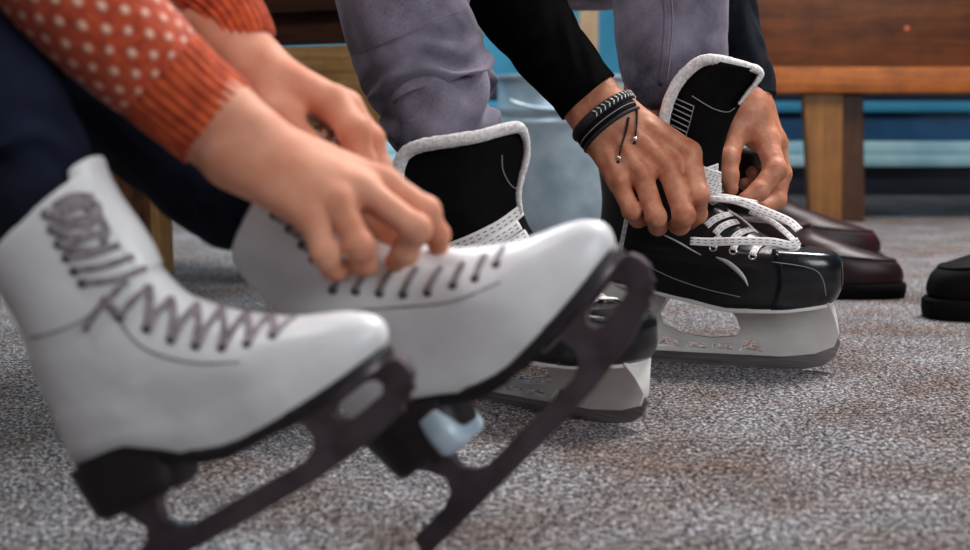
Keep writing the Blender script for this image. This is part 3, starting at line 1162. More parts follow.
def hockey_skate(label, O, yaw, k, tab=None, zs=1.0):
    M = basis_matrix(O, 0.0, math.radians(yaw)) @ Matrix.Diagonal((1, 1, zs, 1))
    r = thing('hockey_skate', label, 'ice skate', M)
    B = SliceBoot(tab or HOC_TAB, hoc_wb, hoc_rim, hoc_wmod, k, 1.0, p=0.72)

    def pt(row, th, inf=0.0):
        w, ub, uf, hw = row
        u, v, ww = SliceBoot.pt(B, (w - 66, ub, uf, hw), th, inf)
        hw2 = hw + inf
        t = (u - ub + inf) / (uf - ub + 2 * inf)
        q = math.sin(th)
        v = hw2 * math.copysign(abs(q) ** B.p, q) * hoc_wmod(t, w)
        ww = w + hoc_wb(u) * max(0.0, 1 - (w - 66) / 60.0) ** 2 + hoc_rim(u, w)
        return u, v, ww
    G = [[pt(rw, 2 * PI * j / B.n) for j in range(B.n)] for rw in B.rows]
    top = B.rows[-1]
    for dw, di in ((2, -2), (0, -5), (-25, -6), (-50, -7)):
        G.append([(u, v, w + dw) for u, v, w in [pt(top, 2 * PI * j / B.n, di) for j in range(B.n)]])
    vs, fs = B.mesh(G, True, True)
    boot = mesh_obj('boot', vs, fs, MT['hockey_black'], r)
    # hard toe cap shell
    cv, cf = [], []
    cap_rows = [rw for rw in B.rows if rw[0] < 121]
    n = 33
    for rw in cap_rows:
        uc, A_ = (rw[1] + rw[2]) / 2, (rw[2] - rw[1]) / 2 + 1.6
        lim = 182 + 6 * math.sin(min(max((rw[0] - 66) / 55, 0), 1) * PI)
        tm = math.acos(min(max((lim - uc) / A_, -1), 0.995))
        for th in np.linspace(-tm, tm, n):
            u, v, w = pt(rw, th, 1.6)
            cv.append(B.loc(u, v, w + (1.6 if rw[0] > 100 else 0)))
    for i in range(len(cap_rows) - 1):
        for j in range(n - 1):
            cf.append((i * n + j, i * n + j + 1, (i + 1) * n + j + 1, (i + 1) * n + j))
    cap = mesh_obj('toe_cap', cv, cf, MT['toe_black'], r)
    md = cap.modifiers.new('Solidify', 'SOLIDIFY')
    md.thickness = 0.0015
    md.offset = -1
    # outsole
    sl = []
    for dw, di in ((1, 0.8), (-0.5, 1.2), (-2.5, 0.6)):
        sl.append([(u, v, 66 + hoc_wb(u) + dw) for u, v, w in [pt((66, 14, 240, 41), 2 * PI * j / B.n, di) for j in range(B.n)]])
    vs, fs = B.mesh(sl, True, True)
    smooth_by_angle(mesh_obj('outsole', vs, fs, MT['holder'], r), 50)
    # holder and runner
    px2 = lambda q: (q[0] * k, q[1] * k)

    def hw(x, zz):
        w = zz / k
        return 0.0045 + 0.017 * smoothstep(36, 70, w) ** 1.5
    hd = prism('blade_holder', [px2(q) for q in HOLD], [[px2(q) for q in h] for h in WINS], hw, MT['holder'], r, bev=0.0012)
    rn = prism('runner', [px2(q) for q in RUN], [], 0.0016, MT['steel'], r, bev=0.0003)
    return r, boot, cap, B, hd


toe = CAM + ray(838, 372) * (-CAMH / ray(838, 372).z)
yawA = math.radians(20)
OA = toe - Vector((math.cos(yawA), -math.sin(yawA), 0)) * (247 * HK)
OA.z = 0.0005
hA, bootA, capA, BA, hdA = hockey_skate('black hockey skate whose white laces the braceleted hands are tying', OA, 20, HK)
toe = CAM + ray(646, 431) * (-CAMH / ray(646, 431).z)
yawB = math.radians(43)
OB = toe - Vector((math.cos(yawB), -math.sin(yawB), 0)) * (247 * HK)
OB.z = 0.0005
hB, bootB, capB, BB, hdB = hockey_skate('black hockey skate with felt-edged tongue, mostly hidden behind the raised white skate', OB, 43, HK, HOC_TAB[:-4] + [(158, 6, 130, 36), (164, 6, 118, 34)], 0.80)
bA = [bvh_of(bootA), bvh_of(capA)]
bB = [bvh_of(bootB), bvh_of(capB)]


def sheet(name, Lc, Rc, depth0, depth1, bulge, mat, parent, rows=22, cols=14, thick=0.006, curl=None):
    """a padded flap: two side curves in the view, its depth running from depth0 (foot) to depth1 (top)"""
    Ls, Rs = catmull(Lc, rows), catmull(Rc, rows)
    vs, fs, front = [], [], []
    for i in range(rows):
        t = i / (rows - 1)
        for j in range(cols):
            s = j / (cols - 1)
            x, y = Ls[i] * (1 - s) + Rs[i] * s
            d = depth0 + (depth1 - depth0) * t - bulge * math.sin(PI * s)
            if curl:
                d += curl(s, t)
            front.append(P(x, y, d))
    n = rows * cols
    back = [v + Vector((0.001, thick, 0.0)) for v in front]
    vs = front + back
    for i in range(rows - 1):
        for j in range(cols - 1):
            q = (i * cols + j, i * cols + j + 1, (i + 1) * cols + j + 1, (i + 1) * cols + j)
            fs += [q, tuple(n + x for x in reversed(q))]
    e = [j for j in range(cols)] + [i * cols + cols - 1 for i in range(1, rows)] + [(rows - 1) * cols + j for j in reversed(range(cols - 1))] + [i * cols for i in reversed(range(1, rows - 1))]
    for a_, b_ in zip(e, e[1:] + e[:1]):
        fs.append((a_, b_, b_ + n, a_ + n))
    return mesh_obj(name, vs, fs, mat, parent, world=True), front


def felt_edge(path, dep, wpx, parent, name='felt_edge', seed=0):
    pts = [P(x, y, d) for (x, y), d in zip(path, dep)]
    rr = [(0.006, w * d / FPX / 2) for w, d in zip(wpx, dep)]
    disp = lambda L, t, th: 0.0005 * noise.noise((L * 220 + seed, math.cos(th) * 2.2, math.sin(th) * 2.2)) + 0.0006 * noise.noise((L * 1100, math.cos(th) * 5, math.sin(th) * 5 + seed))
    return loft(name, pts, rr, MT['felt'], parent, rings=110, segs=16, ref=(0, -1, 0), disp=disp)


# tongue of the skate being tied
DT0, DT1 = 1.565, 1.515
tA, _ = sheet('tongue', [(697, 200), (684, 178), (670, 150), (665, 124), (670, 96), (685, 72), (703, 58)], [(722, 200), (721, 178), (723, 150), (732, 122), (744, 100), (756, 84), (763, 71)],
              DT0, DT1, 0.018, MT['black_fabric'], hA, thick=0.007)
felt_edge([(664, 142), (664, 122), (670, 98), (682, 77), (700, 62), (716, 60), (738, 64), (759, 71), (758, 80), (748, 92), (739, 104)],
          [1.533, 1.53, 1.525, 1.52, 1.512, 1.507, 1.508, 1.513, 1.514, 1.516, 1.52], [9, 11, 12, 12, 12, 11, 9, 8, 6, 4, 3], tA)
bT = [bvh_of(tA)]
sheet('side_flap', [(727, 215), (729, 185), (733, 150)], [(766, 212), (765, 180), (758, 146)], 1.70, 1.72, 0.004, MT['hockey_black'], hA, rows=10, cols=8)
A = Acc()
for i in range(8):
    x0, y0 = 676 - i * 1.2 - (0 if i else 1), 98 + i * 5.2
    x1, y1 = 694 - i * 1.5, 106.5 + i * 5.2
    p_, n_ = lay(bT, [(x0, y0), ((x0 + x1) / 2, (y0 + y1) / 2), (x1, y1)], 0.0012)
    if len(p_) == 3:
        A.add(ribbon_data(p_, 0.0014, 0.0012, rings=8))
p_, n_ = lay(bT, [(694, 106), (690, 122), (684, 143)], 0.0012)
A.add(ribbon_data(p_, 0.0010, 0.0012, rings=8))
A.build('striped_patch', MT['grey_line'], tA)
lace_on('stitching', bT, [[(692, 96), (712, 108), (727, 112), (735, 108)]], 0.0012, 0.0008, MT['grey_line'], tA, off=0.0006)

# the laces of that skate, seen over and between the fingers
LW = 0.0088
A = Acc()


def lace_free(A, pts, deps, w=LW, t=0.0016, nrm=(0.1, -1, 0.35), rings=30):
    A.add(ribbon_data([P(x, y, d) for (x, y), d in zip(pts, deps)], w, t, rings=rings, nrm=nrm))


def lace_drape(A, bv, pts, w=LW, t=0.0017, off=0.003, ext=None, rings=28):
    q = catmull(pts, 10)
    p_, n_ = lay(bv, [tuple(x) for x in q], off)
    if len(p_) < 3:
        return
    n_ = [tuple(m if m.dot(ray(CX, CY)) < 0 else -m) for m in n_]
    A.add(ribbon_data(p_, w, t, rings=rings, nrm=n_))


allA = bA + bT
for pts, off in (([(706, 226), (715, 219), (726, 215), (743, 211)], 0.004), ([(715, 234), (722, 227), (734, 222), (752, 220), (762, 224)], 0.004), ([(730, 244), (737, 235), (748, 230), (762, 229), (773, 231)], 0.004),
                 ([(752, 255), (757, 247), (764, 242), (774, 239)], 0.004), ([(713, 247), (715, 241), (721, 236)], 0.003), ([(733, 250), (735, 245), (739, 241)], 0.003),
                 ([(728, 210), (744, 220), (756, 232)], 0.0015), ([(742, 207), (760, 218), (774, 232)], 0.0015)):
    lace_drape(A, allA, pts, off=off, w=0.0082)
# the pile of crossings up the shin
for i in range(6):
    y = 170 + i * 5.4
    x = 701 + i * 2.6
    lace_drape(A, allA, [(x - 4, y + 6), (x + 6, y + 1), (x + 17, y - 3 + (i % 2) * 3)], off=0.004 + 0.001 * (i % 2))
    lace_drape(A, allA, [(x - 2, y - 2), (x + 7, y + 2), (x + 18, y + 5)], off=0.0055)
dA = 1.49
lace_free(A, [(690, 241), (712, 242), (743, 241), (773, 242), (790, 245), (799, 241)], [1.50, 1.495, 1.487, 1.483, 1.485, 1.49], rings=60, w=0.0095)
lace_free(A, [(708, 197), (735, 200), (762, 210), (788, 221), (799, 230)], [1.55, 1.545, 1.53, 1.505, 1.49], rings=60, w=0.0105)
lace_free(A, [(750, 211), (772, 222), (785, 232), (794, 241), (797, 247), (788, 248)], [1.545, 1.53, 1.515, 1.50, 1.492, 1.49], rings=50, w=0.0075)
A2 = Acc()
lace_free(A2, [(629, 208), (626, 222), (623, 237), (619, 256)], [1.525, 1.525, 1.53, 1.54], w=0.0062, nrm=(0.5, -1, 0))
A2.build('lace', MT['dash_lace'], hA)
lace_free(A, [(703, 198), (722, 199), (742, 200), (758, 203)], [1.535, 1.53, 1.545, 1.57], w=0.006)
A.build('lace', MT['dash_lace'], hA)
for p in ((713, 247.5), (733, 251), (752.5, 256)):
    q, n_ = lay(bA, [p], 0.0006)
    if q:
        v, f = torus_data(q[0], n_[0], 0.0040, 0.0014, 24, 8)
        mesh_obj('eyelet', v, f, MT['silver'], hA, world=True)


def curved_mark(name, bv, pts, widths, mat, parent, off=0.0006):
    """a tapering printed mark: a thin strip laid on the surface"""
    C = catmull([(p[0], p[1], w) for p, w in zip(pts, widths)], 18)
    L_, R_ = [], []
    for i in range(18):
        a_, b_ = C[max(i - 1, 0)], C[min(i + 1, 17)]
        d = np.array([b_[0] - a_[0], b_[1] - a_[1]])
        d /= np.linalg.norm(d) + 1e-9
        nx, ny = -d[1], d[0]
        w = C[i][2] / 2
        l, _ = lay(bv, [(C[i][0] + nx * w, C[i][1] + ny * w)], off)
        r_, _ = lay(bv, [(C[i][0] - nx * w, C[i][1] - ny * w)], off)
        if l and r_:
            L_.append(l[0])
            R_.append(r_[0])
    n = len(L_)
    if n < 3:
        return
    vs = L_ + R_
    fs = [(i, i + 1, n + i + 1, n + i) for i in range(n - 1)]
    o = mesh_obj(name, vs, fs, mat, parent, world=True)
    md = o.modifiers.new('Solidify', 'SOLIDIFY')
    md.thickness = 0.0006
    md.offset = 0
    return o


curved_mark('side_stripe', bA, [(716, 257), (727, 262), (737, 270), (744, 278), (748, 286)], [1.2, 4.2, 4.6, 3.2, 0.8], MT['white_line'], hA)
curved_mark('piping', bA, [(664, 235), (678, 242), (690, 249), (701, 255)], [1.0, 1.8, 1.5, 0.7], MT['white_line'], hA)
curved_mark('toe_stitching', bA, [(772, 262), (795, 265), (815, 270), (823, 280), (826, 296)], [0.8, 0.8, 0.8, 0.8, 0.8], MT['grey_line'], capA)
curved_mark('piping', bA, [(640, 262), (670, 277), (705, 289), (740, 297)], [0.7, 0.9, 0.9, 0.7], MT['grey_line'], hA)

# tongue of the other hockey skate
DB = (XF[hB.name] @ Vector((100 * HK, 0, 195 * HK))).y - 0.026
tB, _ = sheet('tongue', [(446, 262), (430, 240), (410, 205), (402, 178), (403, 160), (412, 147)], [(545, 250), (528, 226), (519, 198), (523, 168), (526, 145), (520, 128)],
              DB, DB, 0.02, MT['black_fabric'], hB, thick=0.008)
felt_edge([(400, 190), (398, 172), (404, 155), (420, 146), (450, 141), (480, 136), (505, 129), (520, 128), (526, 140), (526, 158), (521, 178), (518, 196), (520, 212)],
          [DB + q for q in (0, -.003, -.008, -.016, -.024, -.024, -.015, -.008, -.002, 0, 0, 0, 0)], [11, 13, 14, 14, 14, 13, 13, 11, 7, 7, 6, 6, 5], tB, seed=5)
bTB = [bvh_of(tB)]
A = Acc()
lace_drape(A, bTB, [(440, 252), (470, 241), (500, 226), (522, 210)], w=0.012, off=0.004)
lace_drape(A, bTB, [(452, 258), (484, 246), (512, 230), (534, 214)], w=0.011, off=0.006)
lace_drape(A, bTB, [(468, 262), (495, 250), (520, 238), (540, 224)], w=0.010, off=0.004)
A.build('lace', MT['dash_lace'], hB)
A = Acc()
xb = XF[hB.name]


def over_b(u0, u1, v0, v1, lift):
    out, nr = [], []
    for q in np.linspace(0, 1, 11):
        o_ = xb @ Vector(((u0 + (u1 - u0) * q) * HK, (v0 + (v1 - v0) * q) * HK, 0.4))
        for b_ in bB:
            h = b_.ray_cast(o_, Vector((0, 0, -1)))
            if h[0] is not None:
                out.append(h[0] + h[1] * lift)
                nr.append(tuple(h[1]))
                break
    return out, nr


for n_, u in enumerate((128, 143, 158, 173, 187)):
    for sg_ in (-1, 1):
        p_, q_ = over_b(u, u + 13, -19 * sg_, 19 * sg_, 0.003 + 0.0012 * (sg_ > 0))
        if len(p_) > 4:
            A.add(ribbon_data(p_, 0.0085, 0.0017, rings=26, nrm=q_))
    for sg_ in (-1, 1):
        p_, q_ = over_b(u, u, 20 * sg_, 20 * sg_, 0.0006)
        if p_:
            v, f = torus_data(p_[0], q_[0], 0.0040, 0.0014, 20, 8)
            mesh_obj('eyelet', v, f, MT['silver'], hB, world=True)
A.build('lace', MT['dash_lace'], hB)
lace_on('stitching', bTB, [[(502, 155), (503, 170), (510, 184), (518, 190)]], 0.0010, 0.0008, MT['grey_line'], tB, off=0.0006)

# ================================================================== SHOES ON THE FLOOR
SHOE_TAB = [(20, 4, 276, 44), (28, 1, 280, 46), (40, 0, 279, 47), (52, 1, 272, 46), (60, 2, 258, 44), (67, 3, 236, 42), (74, 4, 212, 40), (84, 5, 186, 38), (96, 7, 160, 36), (106, 8, 146, 35), (112, 9, 140, 34)]


def shoe_wmod(t, w):
    foot = interp(t, [0, 0.12, 0.4, 0.72, 0.92, 1], [0.78, 0.80, 0.78, 1.0, 0.98, 0.95])
    f = smoothstep(60, 105, w)
    return foot * (1 - f) + 0.9 * f


def low_shoe(label, toe_px, toe_py, yaw, k, leather, group=None, dist=None):
    y_ = math.radians(yaw)
    d_ = ray(toe_px, toe_py)
    toe = CAM + d_ * (-CAMH / d_.z)
    O = toe - Vector((math.cos(y_), -math.sin(y_), 0)) * (284 * k)
    O.z = 0.0
    M = basis_matrix(O, 0, y_)
    r = thing('leather_shoe', label, 'shoe', M, group)
    B = SliceBoot(SHOE_TAB, lambda u: 0.0, lambda u, w: 0.06 * (60 - u) * smoothstep(80, 112, w), shoe_wmod, k, 1.0, n_sl=40, p=0.74)
    B.wb = lambda u: 0.0
    G = B.grid()
    top = B.rows[-1]
    for dw, di in ((2, -2), (0, -5), (-25, -6), (-60, -8)):
        G.append([(u, v, w + dw) for u, v, w in [B.pt(top, 2 * PI * j / B.n, di) for j in range(B.n)]])
    vs, fs = B.mesh(G, True, True)
    up = mesh_obj('upper', vs, fs, leather, r)
    sl = []
    for w, di in ((23, 3), (21, 5), (10, 5), (0, 3)):
        sl.append([(u, v, w) for u, v, _ in [B.pt((20, 2, 280, 46), 2 * PI * j / B.n, di) for j in range(B.n)]])
    vs, fs = B.mesh(sl, True, True)
    smooth_by_angle(mesh_obj('sole', vs, fs, MT['black_sole'], r), 45)
    # raised apron seam over the toe
    pts = []
    for th in np.linspace(-2.0, 2.0, 40):
        w = 56 + 26 * (1 - math.cos(th * 0.8))
        row = [w] + [interp(w, B.rows[:, 0], B.rows[:, q]) for q in (1, 2, 3)]
        pts.append(M @ B.loc(*B.pt(row, th, 0.6)))
    loft('seam', pts, [0.0022] * len(pts), leather, r, rings=60, segs=8)
    pts = [M @ B.loc(*B.pt(top, 2 * PI * j / 40, -1)) for j in range(41)]
    loft('collar', pts, [0.004] * len(pts), leather, r, rings=80, segs=8, cap=False)
    return r


low_shoe('dark red leather shoe nearest the hockey skate toe, in front of its pair', 905, 297, 8, 0.00108, MT['burgundy'])
low_shoe('dark red leather shoe farther back, toe just short of the bench leg', 882, 268, 4, 0.00128, MT['burgundy'])
low_shoe('black leather shoe standing alone, toe towards the dark red shoes', 925, 318, 172, 0.00132, MT['black_shoe'])

# ================================================================== PEOPLE
def V3(p):
    return tuple(p)


def two(F, a, b, ra, rb, off, k=0.02):
    """a flattened limb: two parallel cones"""
    off = Vector(off)
    for s_ in (-1, 1):
        F.add(V3(Vector(a) + off * s_), V3(Vector(b) + off * s_), ra, rb, k)


XA, XB = XF[hA.name], XF[hB.name]
# ---------------------------------------------------------------- the man
man = thing('person', 'person in black sweater and grey jeans tying black hockey skates, beaded bracelets on one wrist', 'person', Matrix.Translation((0.10, 1.75, 0)))
ankA, ankB = XA @ Vector((55 * HK, 0, 120 * HK)), XB @ Vector((55 * HK, 0, 120 * HK))
topA, topB = XA @ Vector((58 * HK, 0, 205 * HK)), XB @ Vector((58 * HK, 0, 215 * HK))
kneeB, kneeA = P(404, -75, 1.50), P(670, -80, 1.66)
hipR, hipL = Vector((0.00, 2.08, 0.58)), Vector((0.18, 2.08, 0.58))
pel, chest, neck = Vector((0.09, 2.10, 0.62)), Vector((0.10, 1.82, 0.86)), Vector((0.10, 1.72, 0.98))
shR, shL = Vector((-0.08, 1.74, 0.90)), Vector((0.29, 1.78, 0.90))
wrR, wrL = P(596, 108, 1.515), P(752, 102, 1.655)
elR, elL = P(452, -118, 1.60), P(692, -150, 1.74)

xs = axis(-0.32, 0.52, 0.016, [(0.085, 0.375)], 0.0019)
ys = axis(1.18, 2.32, 0.018, [(1.42, 1.74)], 0.0021)
zs = axis(0.05, 1.32, 0.018, [(0.165, 0.35)], 0.0019)
F = Field(xs, ys, zs)
for a, b, ra, rb in ((pel, chest, 0.13, 0.12), (chest, neck, 0.11, 0.07), (neck, Vector((0.10, 1.66, 1.04)), 0.058, 0.056), (shR, shL, 0.06, 0.06), (hipR, hipL, 0.10, 0.10),
                     (hipR, kneeB, 0.085, 0.058), (hipL, kneeA, 0.085, 0.058), (kneeB, ankB, 0.055, 0.036), (kneeA, ankA, 0.055, 0.036),
                     (ankB, XB @ Vector((185 * HK, 0, 88 * HK)), 0.026, 0.018), (ankA, XA @ Vector((185 * HK, 0, 88 * HK)), 0.026, 0.018),
                     (shR, elR, 0.055, 0.040), (shL, elL, 0.055, 0.040), (elR, P(560, 58, 1.54), 0.040, 0.027), (elL, P(744, 62, 1.67), 0.040, 0.024)):
    F.add(V3(a), V3(b), ra * 0.93, rb * 0.93, 0.012)
# head looks down at the skates: skull, jaw, nose, ears, brows
hd_ = Vector((0.10, 1.60, 1.12))
for a, b, ra, rb, k in ((hd_, hd_ + Vector((0, 0.03, 0.05)), 0.082, 0.085, 0.03), (hd_ + Vector((0, -0.03, -0.06)), hd_ + Vector((0, -0.05, -0.09)), 0.055, 0.038, 0.04),
                        (hd_ + Vector((0, -0.085, -0.01)), hd_ + Vector((0, -0.115, -0.05)), 0.010, 0.015, 0.012), (hd_ + Vector((-0.035, -0.07, 0.005)), hd_ + Vector((0.035, -0.07, 0.005)), 0.018, 0.018, 0.015),
                        (hd_ + Vector((-0.02, -0.088, -0.085)), hd_ + Vector((0.02, -0.088, -0.085)), 0.008, 0.008, 0.01),
                        (hd_ + Vector((-0.085, 0.01, -0.03)), hd_ + Vector((-0.088, 0.015, 0.015)), 0.012, 0.016, 0.01), (hd_ + Vector((0.085, 0.01, -0.03)), hd_ + Vector((0.088, 0.015, 0.015)), 0.012, 0.016, 0.01)):
    F.add(V3(a), V3(b), ra, rb, k)
# right wrist and hand (towards the left of the picture)
two(F, P(548, 42, 1.545), P(590, 100, 1.52), 0.023, 0.0215, (P(612, 83, 1.52) - P(588, 100, 1.52)) * 0.26, 0.012)
mcR = {'i': P(689, 153, 1.498), 'm': P(668, 166, 1.485), 'r': P(642, 175, 1.482), 'p': P(618, 181, 1.488)}
two(F, P(590, 100, 1.52), P(606, 122, 1.51), 0.0225, 0.024, (P(612, 83, 1.52) - P(588, 100, 1.52)) * 0.34, 0.012)
for q, wx, wy, r0, r1 in (('i', 624, 112, 0.017, 0.0135), ('m', 612, 118, 0.018, 0.0135), ('r', 602, 126, 0.017, 0.0125), ('p', 594, 134, 0.016, 0.0115)):
    F.add(V3(P(wx, wy, 1.512)), V3(mcR[q]), r0, r1, 0.014)
F.add(V3(P(612, 125, 1.522)), V3(P(655, 165, 1.508)), 0.018, 0.014, 0.02)
# tendons on the back of the hand
for q, wx, wy in (('i', 625, 112), ('m', 615, 118), ('r', 605, 126), ('p', 598, 133)):
    a = P(wx, wy, 1.512) + Vector((0, -0.018, 0.004))
    F.add(V3(a.lerp(mcR[q] + Vector((0, -0.010, 0.002)), 0.35)), V3(mcR[q] + Vector((0, -0.0112, 0.002))), 0.0024, 0.0058, 0.006)
# left wrist and hand (towards the right)
two(F, P(748, 62, 1.672), P(752, 108, 1.652), 0.022, 0.0205, Vector((0.006, 0.012, 0)), 0.012)
mcL = {'i': P(767, 141, 1.625), 'm': P(775, 141, 1.648), 'r': P(777, 143, 1.67), 'p': P(774, 146, 1.69)}
for q, wx, wy, dd, r0, r1 in (('i', 752, 106, 1.64, 0.018, 0.0145), ('m', 755, 106, 1.65, 0.018, 0.0135), ('r', 755, 106, 1.66, 0.017, 0.0125), ('p', 752, 108, 1.67, 0.016, 0.0115)):
    F.add(V3(P(wx, wy, dd)), V3(mcL[q]), r0, r1, 0.014)
F.add(V3(P(744, 108, 1.645)), V3(P(737, 130, 1.625)), 0.018, 0.0155, 0.02)
F.add(V3(P(748, 118, 1.645)), V3(P(758, 138, 1.64)), 0.018, 0.014, 0.02)
F.finger([(mcR['i'], 0.0130), (P(698, 195, 1.470), 0.0120), (P(697, 214, 1.495), 0.0106), (P(690, 222, 1.518), 0.0092)])
F.finger([(mcR['m'], 0.0128), (P(684, 215, 1.458), 0.0118), (P(680, 225, 1.482), 0.0104), (P(676, 226, 1.505), 0.0090)])
F.finger([(mcR['r'], 0.0118), (P(656, 217, 1.460), 0.0108), (P(658, 226, 1.484), 0.0098), (P(660, 224, 1.508), 0.0086)])
F.finger([(mcR['p'], 0.0112), (P(632, 211, 1.472), 0.0100), (P(638, 219, 1.492), 0.0090), (P(645, 219, 1.512), 0.0080)])
F.finger([(P(660, 160, 1.52), 0.0135), (P(684, 190, 1.528), 0.0120), (P(696, 214, 1.525), 0.0098)])
F.finger([(P(737, 130, 1.625), 0.0145), (P(729, 158, 1.600), 0.0120), (P(729, 176, 1.592), 0.0108), (P(731, 189, 1.588), 0.0088)])
F.finger([(mcL['i'], 0.0145), (P(775, 170, 1.600), 0.0132), (P(759, 191, 1.585), 0.0112), (P(744, 200, 1.578), 0.0088)])
F.finger([(mcL['m'], 0.0135), (P(781, 174, 1.640), 0.0122), (P(777, 200, 1.625), 0.0106), (P(763, 208, 1.610), 0.0088)])
F.finger([(mcL['r'], 0.0125), (P(777, 176, 1.672), 0.0112), (P(760, 186, 1.650), 0.0098), (P(745, 184, 1.622), 0.0080)])
F.finger([(mcL['p'], 0.0115), (P(768, 172, 1.695), 0.0100), (P(757, 176, 1.680), 0.0088), (P(752, 172, 1.665), 0.0078)])
mbody = np_obj('body', *F.mesh(), MT['skin_m'], man)

# clothes
G_ = Field(axis(-0.35, 0.55, 0.014, [], 1), axis(1.4, 2.35, 0.014, [], 1), axis(0.40, 1.1, 0.014, [], 1))
for a, b, ra, rb in ((pel, chest, 0.155, 0.15), (chest, neck, 0.135, 0.085), (shR, shL, 0.078, 0.078), (shR, elR, 0.07, 0.055), (shL, elL, 0.07, 0.055)):
    G_.add(V3(a), V3(b), ra, rb, 0.05)
sw = np_obj('sweater', *G_.mesh(), MT['black_knit'], man)
G_ = Field(axis(-0.2, 0.45, 0.014, [], 1), axis(1.35, 2.35, 0.014, [], 1), axis(0.30, 0.8, 0.014, [], 1))
for a, b, ra, rb in ((hipR, hipL, 0.125, 0.125), (pel, pel + Vector((0, 0.0, 0.05)), 0.15, 0.15), (hipR, kneeB, 0.105, 0.078), (hipL, kneeA, 0.105, 0.072)):
    G_.add(V3(a), V3(b), ra, rb, 0.04)
jn = np_obj('jeans', *G_.mesh(), MT['jeans_grey'], man)
# uv for the weave on the thigh mesh
def planar_uv(o, sx=1.0):
    me = o.data
    ul = me.uv_layers.new(name='UVMap')
    co = np.empty(len(me.vertices) * 3, np.float32)
    me.vertices.foreach_get('co', co)
    co = co.reshape(-1, 3)
    vi = np.empty(len(me.loops), np.int32)
    me.loops.foreach_get('vertex_index', vi)
    ul.data.foreach_set('uv', np.stack([co[vi, 0] + co[vi, 1], co[vi, 2]], 1).astype(np.float32).ravel())


planar_uv(jn)


def pxr(half_px, d):
    return half_px * d / FPX


def nz(a, b, c=0.0):
    return noise.noise((a, b, c))


def folds(seed, amp, lo, hi, freq, base=0.0015):
    """bunched cloth: ring folds that break up around the leg, growing towards one end"""
    def f(L, t, th):
        e = smoothstep(lo, hi, t)
        wob = 2.2 * nz(math.cos(th) * 1.1 + seed, math.sin(th) * 1.1, t * 3)
        r = math.sin(L * freq + wob * 2.4 + math.cos(th + seed) * 1.5)
        m = 0.5 + 0.7 * nz(math.cos(th) * 1.7, math.sin(th) * 1.7 + seed, L * 18)
        sharp = math.copysign(abs(r) ** 0.75, r)
        return e * amp * sharp * m + base * 2.2 * nz(math.cos(th) * 1.6 + seed, math.sin(th) * 1.6, L * 14)
    return f


dB, dAl = topB.y, topA.y
folds_b = folds(3.0, 0.0105, 0.36, 0.56, 205, 0.004)
folds_a = folds(9.0, 0.004, 0.3, 0.75, 110, 0.0022)
lt = loft('trouser_leg', [kneeB + Vector((0, 0, 0.02)), P(402, 0, dB + 0.035), P(413, 40, dB + 0.03), P(428, 80, dB + 0.02), P(436, 108, dB + 0.01), P(446, 128, dB), topB + Vector((0, 0, -0.01)), ankB],
          [0.083, pxr(67, dB), pxr(66, dB), pxr(62, dB), pxr(58, dB), pxr(50, dB), (0.036, 0.044), (0.030, 0.034)], MT['jeans_grey'], jn, rings=120, segs=72, ref=(0, -1, 0), disp=lambda L, t, th: folds_b(L, t, th) * (1 - smoothstep(0.80, 0.86, t)))
lt2 = loft('trouser_leg', [kneeA + Vector((0, 0, 0.02)), P(672, 0, dAl + 0.03), P(672, 40, dAl + 0.025), P(678, 80, dAl + 0.015), P(688, 115, dAl + 0.008), topA, ankA],
           [0.078, pxr(57, dAl), pxr(56, dAl), pxr(52, dAl), (0.044, pxr(46, dAl)), (0.034, 0.042), (0.028, 0.034)], MT['jeans_grey'], jn, rings=110, segs=72, ref=(0, -1, 0), disp=lambda L, t, th: folds_a(L, t, th) * (1 - smoothstep(0.78, 0.84, t)))
bl2 = [bvh_of(lt2)]
lace_on('side_seam', bl2, [[(664, -10), (666, 20), (664, 50), (660, 85)]], 0.0045, 0.0016, MT['jeans_grey'], lt2, off=0.0006)
lace_on('side_seam', bl2, [[(671, -10), (673, 20), (671, 50), (667, 85)]], 0.0014, 0.0016, MT['grey_line'], lt2, off=0.0006)
loft('sleeve', [elR + Vector((-0.005, 0, 0.01)), P(500, -36, 1.585), P(516, 0, 1.57), P(546, 44, 1.545), P(571, 76, 1.528), P(589, 97, 1.523)],
     [0.058, pxr(46, 1.58), pxr(44, 1.57), pxr(38, 1.55), pxr(34.5, 1.53), pxr(34, 1.52)], MT['black_knit'], sw, rings=90, segs=64, ref=(1, 0, 0), disp=folds(1.0, 0.0025, 0.2, 0.7, 130, 0.0012))
loft('sleeve', [elL + Vector((0, 0, 0.01)), P(712, -45, 1.70), P(722, 0, 1.69), P(735, 45, 1.675), P(748, 80, 1.664), P(752, 99, 1.658)],
     [0.056, pxr(36, 1.70), pxr(32, 1.69), pxr(29, 1.68), pxr(26, 1.665), pxr(24.5, 1.66)], MT['navy_knit'], sw, rings=90, segs=64, ref=(1, 0, 0), disp=folds(6.0, 0.0022, 0.2, 0.7, 120, 0.0012))
# short dark hair on the off-frame head
HF = Field(axis(-0.05, 0.25, 0.009, [], 1), axis(1.45, 1.78, 0.009, [], 1), axis(1.02, 1.34, 0.009, [], 1))
HF.add(V3(hd_ + Vector((0, 0.035, 0.035))), V3(hd_ + Vector((0, 0.0, 0.075))), 0.09, 0.075, 0.02)
np_obj('hair', *HF.mesh(), MT['hair'], man)

# bracelets on the right wrist
wax = (P(612, 128, 1.508) - P(584, 92, 1.524)).normalized()
perp = (P(612, 83, 1.52) - P(563, 116, 1.52))
perp = (perp - wax * perp.dot(wax)).normalized()


